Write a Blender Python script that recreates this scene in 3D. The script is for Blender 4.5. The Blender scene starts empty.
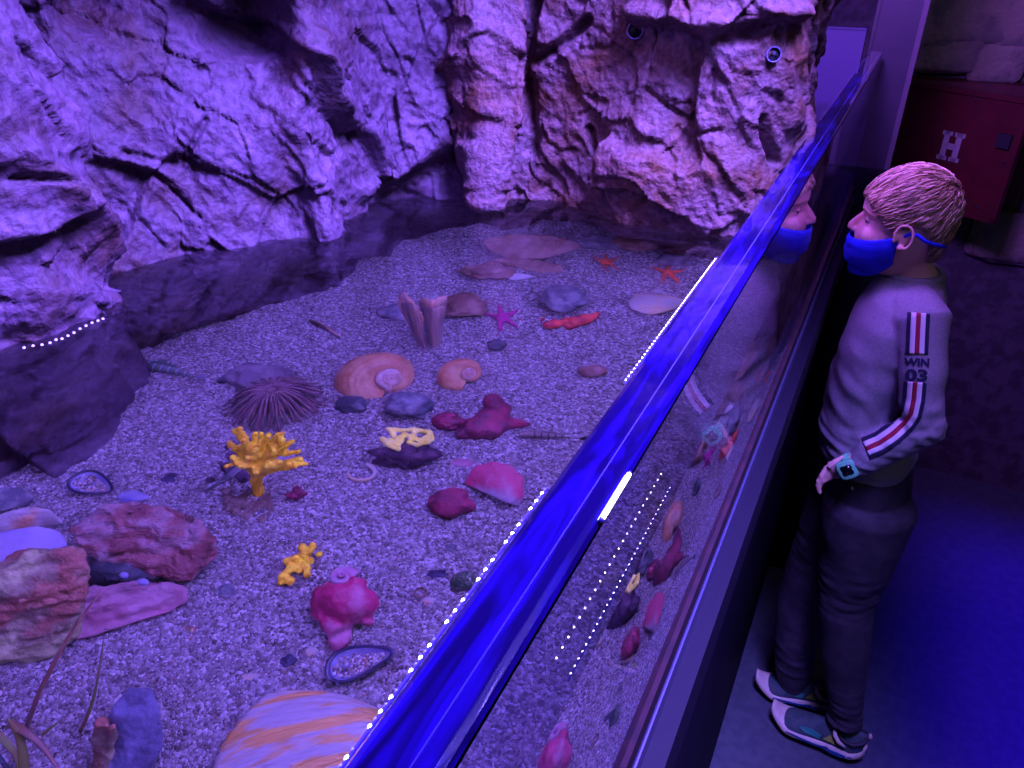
import bpy, bmesh, math, random
import numpy as np
from mathutils import Vector, Matrix, noise, Quaternion
from mathutils.bvhtree import BVHTree
rnd = random.Random(7)
C = bpy.context.scene.collection
PI = math.pi
# ------------------------------------------------------------ camera geometry
F = 769.; PT = math.radians(30.2); TH = math.radians(26.4); H = 1.55
WZ = 1.25            # water level
GX, GI = -.073, -.100  # outer and inner face of the acrylic wall
GT = 1.353           # its top
def ray(px, py):
    r = px-512; u = 384-py
    fw = F*math.cos(PT)+u*math.sin(PT); up = -F*math.sin(PT)+u*math.cos(PT)
    return Vector((r*math.cos(TH)-fw*math.sin(TH), r*math.sin(TH)+fw*math.cos(TH), up)).normalized()
def aty(px, py, y):
    d = ray(px, py); return Vector((0, 0, H))+d*(y/d.y)
def atz(px, py, z):
    d = ray(px, py); return Vector((0, 0, H))+d*((z-H)/d.z)
def wat(px, py, z, n=1.33):
    p = atz(px, py, WZ); d = ray(px, py); x = d.x/n; y = d.y/n; zz = -math.sqrt(1-x*x-y*y)
    t = (z-WZ)/zz; return Vector((p.x+x*t, p.y+y*t, z))
def pix(x, y, z):
    r = x*math.cos(TH)+y*math.sin(TH); f = -x*math.sin(TH)+y*math.cos(TH); u = z-H
    c = f*math.cos(PT)-u*math.sin(PT); v = f*math.sin(PT)+u*math.cos(PT)
    return 512+F*r/c, 384-F*v/c
RT = Vector((math.cos(TH), math.sin(TH), 0)); FW = Vector((-math.sin(TH), math.cos(TH), 0)); UP = Vector((0, 0, 1))
def sandz(x, y):
    s = min(max((y-.62)/.45, 0), 1)
    return 1.022+.05*s*s*(3-2*s)+.004*noise.noise(Vector((x*7, y*7, 3)))
# ------------------------------------------------------------ materials
def new_mat(name):
    m = bpy.data.materials.new(name); m.use_nodes = True
    nt = m.node_tree; return m, nt, nt.nodes['Principled BSDF']
def mat(name, c1, c2=None, scale=30, rough=.6, bump=0, bscale=None, c3=None, spec=.5, coat=0, metal=0, detail=6, lo=.42, hi=.58, emit=None, trans=0, kind='noise', sss=0, stretch=None, bdist=.0035, rotz=None):
    m, nt, b = new_mat(name); N = nt.nodes; L = nt.links
    b.inputs['Roughness'].default_value = rough; b.inputs['Specular IOR Level'].default_value = spec
    b.inputs['Coat Weight'].default_value = coat; b.inputs['Coat Roughness'].default_value = .1
    b.inputs['Metallic'].default_value = metal; b.inputs['Transmission Weight'].default_value = trans
    b.inputs['Base Color'].default_value = (*c1, 1)
    if sss:
        b.inputs['Subsurface Weight'].default_value = sss; b.inputs['Subsurface Radius'].default_value = (.01, .005, .003); b.inputs['Subsurface Scale'].default_value = .5
    tc = N.new('ShaderNodeTexCoord'); src = tc.outputs['Object']
    if rotz is not None:
        mr = N.new('ShaderNodeMapping'); mr.inputs['Rotation'].default_value = (0, 0, rotz); L.new(src, mr.inputs[0]); src = mr.outputs[0]
    if stretch:
        mp = N.new('ShaderNodeMapping'); mp.inputs['Scale'].default_value = stretch; L.new(src, mp.inputs[0]); src = mp.outputs[0]
    if c2 is not None:
        if kind == 'noise':
            t = N.new('ShaderNodeTexNoise'); t.inputs['Scale'].default_value = scale; t.inputs['Detail'].default_value = detail; out = t.outputs['Fac']
        elif kind == 'wave':
            t = N.new('ShaderNodeTexWave'); t.inputs['Scale'].default_value = scale; t.inputs['Distortion'].default_value = 2; out = t.outputs['Fac']
        else:
            t = N.new('ShaderNodeTexVoronoi'); t.inputs['Scale'].default_value = scale; out = t.outputs['Color']
        L.new(src, t.inputs['Vector'])
        r = N.new('ShaderNodeValToRGB'); e = r.color_ramp.elements
        e[0].position = lo; e[0].color = (*c1, 1); e[1].position = hi; e[1].color = (*c2, 1)
        if c3 is not None:
            k = e.new((lo+hi)/2); k.color = (*c3, 1)
        L.new(out, r.inputs[0]); L.new(r.outputs[0], b.inputs['Base Color'])
    if bump:
        t2 = N.new('ShaderNodeTexNoise'); t2.inputs['Scale'].default_value = bscale or scale*2; t2.inputs['Detail'].default_value = 8
        L.new(src, t2.inputs['Vector'])
        bp = N.new('ShaderNodeBump'); bp.inputs['Strength'].default_value = bump; bp.inputs['Distance'].default_value = bdist
        L.new(t2.outputs['Fac'], bp.inputs['Height']); L.new(bp.outputs[0], b.inputs['Normal'])
    if emit:
        b.inputs['Emission Color'].default_value = (*emit[0], 1); b.inputs['Emission Strength'].default_value = emit[1]
    return m
# ------------------------------------------------------------ objects
def tag(o, label=None, cat=None, group=None, kind=None):
    if label: o['label'] = label
    if cat: o['category'] = cat
    if group: o['group'] = group
    if kind: o['kind'] = kind
    return o
def thing(name, loc, label, cat, group=None):
    o = bpy.data.objects.new(name, None); C.objects.link(o); o.location = loc; o.empty_display_size = .02
    bpy.context.view_layer.update()
    return tag(o, label, cat, group)
def obj(name, V, Fc, m, parent=None, smooth=True, label=None, cat=None, group=None, kind=None, origin=None):
    """V in world coordinates; stored relative to the root it belongs to"""
    V = np.array([tuple(v) for v in V], dtype=np.float64) if not isinstance(V, np.ndarray) else V
    if parent is not None:
        off = Vector(); q = parent
        while q is not None: off += q.location; q = q.parent
    else:
        off = Vector(origin) if origin is not None else Vector((float((V[:, 0].min()+V[:, 0].max())/2), float((V[:, 1].min()+V[:, 1].max())/2), float(V[:, 2].min())))
    me = bpy.data.meshes.new(name); W = V-np.array(off)
    me.from_pydata([tuple(w) for w in W.tolist()], [], [tuple(f) for f in Fc]); me.update()
    if isinstance(m, (list, tuple)):
        for k in m: me.materials.append(k)
    elif m: me.materials.append(m)
    if smooth: me.shade_smooth()
    o = bpy.data.objects.new(name, me); C.objects.link(o)
    if parent is not None: o.parent = parent
    else: o.location = off
    return tag(o, label, cat, group, kind)
class MB:
    def __init__(s): s.V = []; s.F = []; s.M = []
    def add(s, V, Fc, mi=0):
        n = len(s.V); s.V += [Vector(v) for v in V]; s.F += [tuple(i+n for i in f) for f in Fc]; s.M += [mi]*len(Fc); return s
    def box(s, a, b, mi=0):
        x0, y0, z0 = a; x1, y1, z1 = b
        return s.add([(x0, y0, z0), (x1, y0, z0), (x1, y1, z0), (x0, y1, z0), (x0, y0, z1), (x1, y0, z1), (x1, y1, z1), (x0, y1, z1)],
                     [(3, 2, 1, 0), (4, 5, 6, 7), (0, 1, 5, 4), (1, 2, 6, 5), (2, 3, 7, 6), (3, 0, 4, 7)], mi)
    def loft(s, rings, closed=True, cap=True, mi=0):
        n = len(rings[0]); V = [p for r in rings for p in r]; Fc = []
        for i in range(len(rings)-1):
            for j in range(n if closed else n-1):
                k = (j+1) % n; Fc.append((i*n+j, i*n+k, (i+1)*n+k, (i+1)*n+j))
        if cap and closed:
            Fc.append(tuple(range(n-1, -1, -1))); Fc.append(tuple((len(rings)-1)*n+j for j in range(n)))
        return s.add(V, Fc, mi)
    def tube(s, pts, rad, n=10, flat=None, mi=0):
        pts = [Vector(p) for p in pts]; rings = []; up = None
        if not isinstance(rad, (list, tuple)): rad = [rad]*len(pts)
        for i, p in enumerate(pts):
            t = (pts[min(i+1, len(pts)-1)]-pts[max(i-1, 0)]).normalized()
            if up is None:
                up = Vector((0, 0, 1)) if abs(t.z) < .9 else Vector((0, 1, 0))
            a = up-t*up.dot(t)
            if a.length < 1e-5: a = Vector((1, 0, 0))-t*t.x
            a.normalize(); up = a; b = t.cross(a); r = rad[i]
            ra, rb = (r if isinstance(r, (tuple, list)) else (r, r))
            rings.append([p+a*(ra*math.cos(2*PI*j/n))+b*(rb*math.sin(2*PI*j/n)) for j in range(n)])
        return s.loft(rings, mi=mi)
    def ball(s, c, r, n=12, mi=0, rot=None):
        c = Vector(c); r = Vector((r, r, r)) if not hasattr(r, '__len__') else Vector(r); V = []; Fc = []; m = max(4, n//2)
        def P(th, ph):
            v = Vector((r.x*math.sin(th)*math.cos(ph), r.y*math.sin(th)*math.sin(ph), r.z*math.cos(th)))
            return c+(rot @ v if rot else v)
        V.append(P(0, 0))
        for i in range(1, m):
            for j in range(n): V.append(P(PI*i/m, 2*PI*j/n))
        V.append(P(PI, 0))
        for j in range(n): Fc.append((0, 1+j, 1+(j+1) % n))
        for i in range(m-2):
            for j in range(n):
                a = 1+i*n+j; b = 1+i*n+(j+1) % n; Fc.append((a, a+n, b+n, b))
        e = len(V)-1; q = 1+(m-2)*n
        for j in range(n): Fc.append((q+j, e, q+(j+1) % n))
        return s.add(V, Fc, mi)
    def build(s, name, m, parent=None, **k):
        o = obj(name, s.V, s.F, m, parent, **k)
        if isinstance(m, (list, tuple)):
            for p, i in zip(o.data.polygons, s.M): p.material_index = i
        return o
    def remesh(s, voxel, smooth=4, fac=.5):
        """union of the pieces as one continuous surface -> arrays"""
        me = bpy.data.meshes.new('t'); me.from_pydata([tuple(v) for v in s.V], [], s.F); me.update()
        o = bpy.data.objects.new('t', me); C.objects.link(o)
        r = o.modifiers.new('r', 'REMESH'); r.mode = 'VOXEL'; r.voxel_size = voxel
        if smooth:
            q = o.modifiers.new('s', 'SMOOTH'); q.iterations = smooth; q.factor = fac
        dg = bpy.context.evaluated_depsgraph_get(); ev = o.evaluated_get(dg); m2 = ev.to_mesh()
        n = len(m2.vertices); A = np.empty(n*3); m2.vertices.foreach_get('co', A); A = A.reshape(-1, 3)
        No = np.empty(n*3); m2.vertices.foreach_get('normal', No); No = No.reshape(-1, 3)
        Fc = [tuple(p.vertices) for p in m2.polygons]
        ev.to_mesh_clear(); bpy.data.objects.remove(o); bpy.data.meshes.remove(me)
        return A, No, Fc
def nvec(p):
    return Vector((noise.noise(p), noise.noise(p+Vector((31.7, 11.3, 5.1))), noise.noise(p+Vector((-17.9, 47.1, 23.3)))))
def fbm(p, o=4):
    return noise.fractal(p, .9, 2.1, o, noise_basis='PERLIN_ORIGINAL')
def displace(A, No, fn):
    B = A.copy()
    for i in range(len(A)):
        d = fn(Vector(A[i]))
        B[i] += No[i]*d
    return B
def local(px, py, z, water=True):
    o = (wat if water else atz)(px, py, z)
    q = (wat if water else atz)(px+10, py, z)
    return o, (q-o).length/10
def frame(o, rot=0, tilt=(0, 0)):
    """local (a right, b away, c up) -> world"""
    R = Matrix.Rotation(rot, 4, 'Z'); T = Matrix.Rotation(tilt[0], 4, 'X') @ Matrix.Rotation(tilt[1], 4, 'Y')
    B = Matrix(((RT.x, FW.x, 0, o.x), (RT.y, FW.y, 0, o.y), (0, 0, 1, o.z), (0, 0, 0, 1)))
    return B @ R @ T
def ico(sub):
    bm = bmesh.new(); bmesh.ops.create_icosphere(bm, subdivisions=sub, radius=1)
    V = [v.co.copy() for v in bm.verts]; Fc = [tuple(v.index for v in f.verts) for f in bm.faces]; bm.free(); return V, Fc
ICO = {k: ico(k) for k in (1, 2, 4, 5)}
def stone(name, label, px, py, w, h, m, cat='stone', hgt=.85, seed=0, rot=0, ang=.22, z=None, group=None, sink=.2, sub=4, boxy=0, lump=0):
    w_, h_ = w, h
    o0, mm = local(px, py, sandz(-.3, .5)); zz = sandz(o0.x, o0.y) if z is None else z
    sx = w_*mm/2; hh = hgt*min(w_, h_)*mm; my = ((wat(px, py-5, 1.03)-wat(px, py+5, 1.03)).length)/10; sy = max((h_-.5*hh/mm)*my, .4*h_*mm)/2
    o, mm = local(px, py, zz+hh*.25)
    M = frame(Vector((o.x, o.y, zz)), rot); V, Fc = ICO[sub]; out = []
    for v in V:
        s = Vector((seed*3.1, seed*1.7, 0))
        n = 1+ang*1.3*noise.noise(v*1.3+s)+ang*.5*noise.noise(v*3+s)+.05*fbm(v*6+s)
        c = noise.cell_vector(Vector((0, 0, 0)))
        p = v*n
        if boxy:
            p = Vector([math.copysign(abs(c)**(1-boxy*.55), c) for c in p])*(1-.12*boxy)
        if lump: p *= 1+lump*noise.noise(v*2.2+s*2)
        out.append(M @ Vector((p.x*sx, p.y*sy, (p.z*.5+.5-sink)*hh)))
    return obj(name, out, Fc, m, None, label=label, cat=cat, group=group)
def hull_rock(name, label, pts, m, seed=0, amp=.004, cuts=5, cat='rock', fr=40, strat=0, bev=.004):
    """angular block: hull of the corner points, refined and roughened"""
    bm = bmesh.new()
    for p in pts: bm.verts.new(p)
    r = bmesh.ops.convex_hull(bm, input=bm.verts)
    bmesh.ops.delete(bm, geom=[g for g in r['geom_interior'] if isinstance(g, bmesh.types.BMVert)], context='VERTS')
    bmesh.ops.bevel(bm, geom=bm.edges[:], offset=bev*.6, segments=2, affect='EDGES', profile=.6, clamp_overlap=True)
    bmesh.ops.triangulate(bm, faces=bm.faces)
    for _ in range(cuts):
        es = [e for e in bm.edges if e.calc_length() > .0028]
        if not es: break
        bmesh.ops.subdivide_edges(bm, edges=es, cuts=1); bmesh.ops.triangulate(bm, faces=bm.faces)
    bm.normal_update(); N = [v.normal.copy() for v in bm.verts]; V = []
    for v, n in zip(bm.verts, N):
        p = v.co; s = Vector((seed*2.3, seed, 1)); d = amp*(fbm(p*fr+s, 5)+.6*noise.ridged_multi_fractal(p*fr*.6+s, 1, 2, 4, 1, 2)-.6)
        if strat: d += strat*noise.noise(Vector((p.x*30, p.y*30, p.z*220))+s)
        V.append(p+n*d)
    bm.verts.index_update(); Fc = [tuple(v.index for v in f.verts) for f in bm.faces]; bm.free()
    return obj(name, V, Fc, m, None, label=label, cat=cat)
# ------------------------------------------------------------ palette
def rock_material(name, ca, cb, cc, sc=9):
    m, nt, b = new_mat(name); N = nt.nodes; L = nt.links
    tc = N.new('ShaderNodeTexCoord')
    n1 = N.new('ShaderNodeTexNoise'); n1.inputs['Scale'].default_value = sc; n1.inputs['Detail'].default_value = 8; n1.inputs['Roughness'].default_value = .65
    n2 = N.new('ShaderNodeTexNoise'); n2.inputs['Scale'].default_value = sc*14; n2.inputs['Detail'].default_value = 8
    L.new(tc.outputs['Object'], n1.inputs['Vector']); L.new(tc.outputs['Object'], n2.inputs['Vector'])
    r = N.new('ShaderNodeValToRGB'); e = r.color_ramp.elements; e[0].position = .36; e[0].color = (*ca, 1); e[1].position = .68; e[1].color = (*cc, 1); k = e.new(.5); k.color = (*cb, 1)
    L.new(n1.outputs['Fac'], r.inputs[0])
    r2 = N.new('ShaderNodeValToRGB'); e = r2.color_ramp.elements; e[0].position = .3; e[0].color = (.30, .26, .28, 1); e[1].position = .62; e[1].color = (1, 1, 1, 1)
    L.new(n2.outputs['Fac'], r2.inputs[0])
    mx = N.new('ShaderNodeMix'); mx.data_type = 'RGBA'; mx.blend_type = 'MULTIPLY'; mx.inputs['Factor'].default_value = .75
    L.new(r.outputs[0], mx.inputs['A']); L.new(r2.outputs[0], mx.inputs['B']); L.new(mx.outputs['Result'], b.inputs['Base Color'])
    b.inputs['Roughness'].default_value = .66; b.inputs['Specular IOR Level'].default_value = .25
    v = N.new('ShaderNodeTexNoise'); v.inputs['Scale'].default_value = 70; v.inputs['Detail'].default_value = 10; v.inputs['Roughness'].default_value = .7; v.noise_type = 'RIDGED_MULTIFRACTAL'
    L.new(tc.outputs['Object'], v.inputs['Vector'])
    bp = N.new('ShaderNodeBump'); bp.inputs['Strength'].default_value = .6; bp.inputs['Distance'].default_value = .004
    L.new(v.outputs['Fac'], bp.inputs['Height']); bp2 = N.new('ShaderNodeBump'); bp2.inputs['Strength'].default_value = .9; bp2.inputs['Distance'].default_value = .004
    L.new(n2.outputs['Fac'], bp2.inputs['Height']); L.new(bp.outputs[0], bp2.inputs['Normal']); L.new(bp2.outputs[0], b.inputs['Normal'])
    return m
M_rock = rock_material('rock', (.042, .017, .02), (.066, .036, .062), (.10, .054, .085))
M_rockR = rock_material('rock_right', (.085, .028, .014), (.11, .052, .06), (.14, .082, .105), 12)
def sand_material():
    m, nt, b = new_mat('sand'); N = nt.nodes; L = nt.links; tc = N.new('ShaderNodeTexCoord')
    v = N.new('ShaderNodeTexVoronoi'); v.inputs['Scale'].default_value = 400; L.new(tc.outputs['Object'], v.inputs['Vector'])
    r = N.new('ShaderNodeValToRGB'); e = r.color_ramp.elements
    for p, c in ((.0, (.10, .075, .08)), (.3, (.24, .19, .18)), (.6, (.36, .31, .30)), (.85, (.52, .47, .46)), (1, (.8, .76, .74))):
        k = e.new(p) if p not in (0, 1) else (e[0] if p == 0 else e[-1]); k.color = (*c, 1)
    s = N.new('ShaderNodeSeparateColor'); L.new(v.outputs['Color'], s.inputs[0]); L.new(s.outputs[0], r.inputs[0]); L.new(r.outputs[0], b.inputs['Base Color'])
    bp = N.new('ShaderNodeBump'); bp.inputs['Strength'].default_value = 1; bp.inputs['Distance'].default_value = .002; bp.invert = True
    L.new(v.outputs['Distance'], bp.inputs['Height']); L.new(bp.outputs[0], b.inputs['Normal']); b.inputs['Roughness'].default_value = .75
    return m
M_sand = sand_material()
def grain_material():
    m, nt, b = new_mat('grain'); N = nt.nodes; L = nt.links; g = N.new('ShaderNodeNewGeometry')
    r = N.new('ShaderNodeValToRGB'); e = r.color_ramp.elements; r.color_ramp.interpolation = 'LINEAR'
    for p, c in ((0, (.06, .045, .05)), (.25, (.2, .13, .12)), (.50, (.36, .31, .30)), (.72, (.55, .5, .48)), (.84, (.9, .85, .82)), (.9, (.42, .20, .12)), (1, (.16, .06, .06))):
        k = e.new(p) if p not in (0, 1) else (e[0] if p == 0 else e[-1]); k.color = (*c, 1)
    L.new(g.outputs['Random Per Island'], r.inputs[0]); L.new(r.outputs[0], b.inputs['Base Color']); b.inputs['Roughness'].default_value = .55
    return m
M_grain = grain_material()
M_crim = mat('crimson_crust', (.20, .009, .04), (.09, .006, .025), 60, .6, .8, 260)
M_pink = mat('pink_stone', (.55, .06, .15), (.62, .5, .5), 26, .6, .5, 200, lo=.45, hi=.6)
M_grey = mat('grey_stone', (.10, .10, .12), (.26, .24, .25), 70, .7, .6, 260)
M_dark = mat('dark_stone', (.035, .04, .05), (.11, .11, .12), 60, .65, .6, 240)
M_brown = mat('brown_stone', (.16, .07, .045), (.30, .17, .13), 40, .7, .6, 220)
M_redslab = mat('red_slab', (.13, .028, .026), (.33, .19, .19), 34, .6, .9, 130, c3=(.22, .07, .06), stretch=(1, 1, 2.2), bdist=.004)
M_ochre = mat('ochre_rock', (.26, .09, .05), (.46, .42, .20), 26, .65, .9, 120, c3=(.26, .18, .11), bdist=.004)
M_violet = mat('smooth_slab', (.36, .30, .50), (.42, .37, .55), 30, .45, .3, 90)
M_pale = mat('pale_rock', (.62, .55, .5), (.55, .26, .12), 30, .6, .5, 160)
M_rose = mat('rose_slab', (.38, .14, .19), (.46, .24, .28), 30, .6, .5, 110)
M_yel = mat('yellow_sponge', (1, .78, .02), (.85, .48, .01), 130, .65, .7, 420)
M_cream = mat('cream_sponge', (1, .92, .10), (1, .98, .22), 130, .65, .6, 420)
M_tun = mat('tun_shell', (.36, .13, .055), (.50, .26, .13), 55, .45, .3, 200)
M_spire = mat('shell_spire', (.62, .44, .36), (.42, .22, .16), 90, .5, .2, 260)
M_mus_out = mat('mussel_outside', (.018, .016, .04), (.05, .03, .09), 60, .3, .2, 200, coat=.4)
M_mus_in = mat('mussel_nacre', (.34, .33, .50), (.14, .12, .34), 40, .3, 0)
M_anem = mat('anemone_skin', (.13, .06, .07), (.23, .12, .12), 80, .6, .3, 200)
M_black = mat('matt_black', (.012, .011, .016), None, rough=.55)
# ------------------------------------------------------------ tank: sand
def make_sand():
    nx, ny = 250, 420; x0, x1, y0, y1 = -.86, GI-.0005, -.12, 1.16
    V = np.empty((nx*ny, 3)); k = 0
    for j in range(ny):
        y = y0+(y1-y0)*j/(ny-1)
        for i in range(nx):
            x = x0+(x1-x0)*i/(nx-1)
            V[k] = (x, y, sandz(x, y)+.0016*noise.noise(Vector((x*60, y*60, 0)))+.0012*noise.noise(Vector((x*170, y*170, 5)))); k += 1
    Fc = [(j*nx+i, j*nx+i+1, (j+1)*nx+i+1, (j+1)*nx+i) for j in range(ny-1) for i in range(nx-1)]
    obj('gravel_bed', V, Fc, M_sand, label='pale speckled gravel covering the whole tank bottom', cat='gravel', kind='stuff')
make_sand()
def make_grains(n=84000):
    rs = np.random.RandomState(3)
    y = .08+.98*rs.rand(n)**1.5; x = -.74+.638*rs.rand(n)
    z = np.array([sandz(a, b) for a, b in zip(x, y)])+.0004
    r = (.0006+.0010*rs.rand(n)**3)
    base = np.array([(1, 0, 0), (0, 1, 0), (-1, 0, 0), (0, -1, 0), (0, 0, .7), (0, 0, -.7)], float)
    tri = np.array([(0, 1, 4), (1, 2, 4), (2, 3, 4), (3, 0, 4), (1, 0, 5), (2, 1, 5), (3, 2, 5), (0, 3, 5)])
    q = rs.randn(n, 4); q /= np.linalg.norm(q, axis=1)[:, None]; w, a, b, c = q.T
    R = np.stack([np.stack([1-2*(b*b+c*c), 2*(a*b-c*w), 2*(a*c+b*w)], 1), np.stack([2*(a*b+c*w), 1-2*(a*a+c*c), 2*(b*c-a*w)], 1), np.stack([2*(a*c-b*w), 2*(b*c+a*w), 1-2*(a*a+b*b)], 1)], 1)
    sh = base[None]*(.7+.6*rs.rand(n, 6, 1)); P = np.einsum('nij,nkj->nki', R, sh)*r[:, None, None]
    P += np.stack([x, y, z], 1)[:, None, :]; V = P.reshape(-1, 3); T = (tri[None]+6*np.arange(n)[:, None, None]).reshape(-1, 3)
    me = bpy.data.meshes.new('loose_grains'); me.vertices.add(len(V)); me.vertices.foreach_set('co', V.astype(np.float32).ravel())
    me.loops.add(T.size); me.loops.foreach_set('vertex_index', T.astype(np.int32).ravel())
    me.polygons.add(len(T)); me.polygons.foreach_set('loop_start', np.arange(0, T.size, 3, dtype=np.int32)); me.polygons.foreach_set('loop_total', np.full(len(T), 3, np.int32))
    me.update(calc_edges=True); me.validate(); me.materials.append(M_grain)
    o = bpy.data.objects.new('loose_grains', me); C.objects.link(o)
    tag(o, 'loose coarse grains of crushed shell strewn over the gravel bed', 'gravel', kind='stuff')
make_grains()
# ------------------------------------------------------------ tank: rock faces
def interp(keys, s):
    # keys: list of (s, x, y); Catmull-free smooth linear
    for a, b in zip(keys, keys[1:]):
        if s <= b[0]:
            t = (s-a[0])/(b[0]-a[0]); return a[1]+(b[1]-a[1])*t, a[2]+(b[2]-a[2])*t
    return keys[-1][1], keys[-1][2]
def seg_dist(px, py, a, b):
    ax, ay = a; bx, by = b; dx, dy = bx-ax, by-ay; t = max(0, min(1, ((px-ax)*dx+(py-ay)*dy)/(dx*dx+dy*dy+1e-9)))
    return math.hypot(px-ax-dx*t, py-ay-dy*t)
def rock_face(name, label, wl, bt, tp, m, feats, nu=330, nv=300, seed=0, zt=1.78, zb=1.0):
    """wl/bt/tp: plan curves at the water line, sand and top"""
    V = np.empty((nu*nv, 3)); k = 0
    base = []
    for i in range(nu):
        s = i/(nu-1); a = interp(bt, s); b = interp(wl, s); c = interp(tp, s); base.append((a, b, c))
    # light smoothing of plan curves
    for _ in range(12):
        base = [base[0]]+[tuple(tuple((base[i-1][q][r]+2*base[i][q][r]+base[i+1][q][r])/4 for r in range(2)) for q in range(3)) for i in range(1, nu-1)]+[base[-1]]
    for j in range(nv):
        z = zb+(zt-zb)*j/(nv-1)
        for i in range(nu):
            a, b, c = base[i]; i0, i1 = max(0, i-4), min(nu-1, i+4)
            if z < WZ:
                t = (z-zb)/(WZ-zb); x = a[0]+(b[0]-a[0])*t; y = a[1]+(b[1]-a[1])*t
            else:
                t = (z-WZ)/(zt-WZ); x = b[0]+(c[0]-b[0])*t; y = b[1]+(c[1]-b[1])*t
            tx = base[i1][1][0]-base[i0][1][0]; ty = base[i1][1][1]-base[i0][1][1]; l = math.hypot(tx, ty) or 1
            n = Vector((ty/l, -tx/l, 0))
            p = Vector((x, y, z)); S = Vector((seed*5.3, seed*2.1, seed))
            q = p*7+S; w = nvec(p*5+S)*.6
            d = .020*noise.noise(q*.8)+.0035*(noise.ridged_multi_fractal(q+w, .8, 2.1, 6, 1, 2)-1.1)
            # a few broad broken planes
            u1 = q*.95+w*.8; vd, vp = noise.voronoi(u1, distance_metric='DISTANCE'); cell = vp[0]
            pl = (u1-cell).dot(Vector((noise.cell(cell*3.1)-.5, noise.cell(cell*5.3)-.5, noise.cell(cell*9.1)-.5)))
            d += .021*pl
            # slanting chipped ledges
            e1 = p.z*26+p.x*14+3*noise.noise(p*9+S); d += .0030*abs(noise.noise(Vector((e1, p.x*9, p.y*9))))
            u2 = Vector((p.x*26+p.z*9, p.y*26+p.z*9, p.z*20))+S+w*2; vd2, vp2 = noise.voronoi(u2, distance_metric='DISTANCE'); c2 = vp2[0]
            d += .0042*(u2-c2).dot(Vector((noise.cell(c2*3.1)-.5, noise.cell(c2*5.3)-.5, noise.cell(c2*9.1)-.5)))
            d += .0052*fbm(Vector((p.x*34+p.z*14, p.y*34+p.z*14, p.z*26))+S, 7)-.0016*max(0, noise.noise(p*120+S))
            px, py = pix(x, y, z)
            for kind, pts, rad, amt in feats:
                e = min(seg_dist(px, py, u, v) for u, v in zip(pts, pts[1:])) if len(pts) > 1 else math.hypot(px-pts[0][0], py-pts[0][1])
                if e < rad*2.5: d += amt*math.exp(-(e/rad)**2) if kind == 'g' else amt*max(0, 1-e/rad)
            V[k] = p+n*d; k += 1
    # relax only the over-stretched cells so that steep ledges stay clean
    G = V.reshape(nv, nu, 3)
    for _ in range(14):
        av = (G[1:-1, :-2]+G[1:-1, 2:]+G[:-2, 1:-1]+G[2:, 1:-1])/4
        el = np.maximum(np.linalg.norm(G[2:, 1:-1]-G[:-2, 1:-1], axis=2), np.linalg.norm(G[1:-1, 2:]-G[1:-1, :-2], axis=2))
        w_ = np.clip((el/np.median(el)-1.7)/1.5, 0, .8)[..., None]; G[1:-1, 1:-1] += (av-G[1:-1, 1:-1])*w_
    V = G.reshape(-1, 3)
    Fc = [(j*nu+i, j*nu+i+1, (j+1)*nu+i+1, (j+1)*nu+i) for j in range(nv-1) for i in range(nu-1)]
    return obj(name, V, Fc, m, label=label, cat='rock')
def K(pts):
    L = [0]
    for a, b in zip(pts, pts[1:]): L.append(L[-1]+math.hypot(b[0]-a[0], b[1]-a[1]))
    return [(l/L[-1], *p) for l, p in zip(L, pts)]
rock_face('rock_outcrop', 'rough violet-lit boulder face at the far left, jutting forward over the water',
          K([(-.86, .02), (-.70, .22), (-.640, .319), (-.622, .365), (-.640, .425), (-.70, .462), (-.85, .50)]),
          K([(-.86, .02), (-.72, .2), (-.648, .285), (-.632, .363), (-.650, .426), (-.70, .455), (-.85, .49)]),
          K([(-.88, .02), (-.72, .21), (-.655, .319), (-.640, .37), (-.65, .43), (-.70, .462), (-.85, .50)]),
          M_rock, [('g', [(0, 150), (60, 205), (105, 260)], 14, .016), ('l', [(0, 40), (70, 130), (100, 250)], 5, -.012), ('l', [(0, 175), (50, 180), (100, 290)], 5, -.010), ('g', [(10, 345), (70, 330)], 14, -.012)], seed=1, nu=300)
rock_face('rock_outcrop', 'blue-violet middle rock face with a dark hollow at the top',
          K([(-.80, .44), (-.72, .495), (-.685, .567), (-.630, .619), (-.565, .668), (-.590, .76), (-.585, .81), (-.515, .862), (-.45, .93)]),
          K([(-.80, .42), (-.70, .50), (-.672, .575), (-.640, .66), (-.605, .724), (-.60, .80), (-.61, .88), (-.56, .96), (-.46, 1.05)]),
          K([(-.82, .46), (-.74, .52), (-.70, .59), (-.65, .64), (-.585, .70), (-.60, .78), (-.575, .83), (-.515, .87), (-.45, .94)]),
          M_rock, [('g', [(200, -50), (310, -50)], 28, .045), ('g', [(252, -5), (250, 35)], 42, -.070), ('l', [(205, 62), (250, 72), (300, 55)], 12, .010), ('g', [(330, 238), (315, 180), (292, 120), (310, 40)], 14, .013),  # first bump is an unseen overhang added to shade the hollow
                   ('g', [(285, 215), (300, 150)], 26, -.020), ('g', [(360, 190), (400, 170), (440, 140)], 10, .012), ('g', [(420, 195), (460, 160)], 22, -.020), ('g', [(95, -4)], 30, -.05),
                   ('l', [(120, 150), (180, 165), (205, 120)], 5, -.008), ('l', [(150, 170), (200, 215)], 4, -.008)], seed=2, nu=420)
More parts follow.
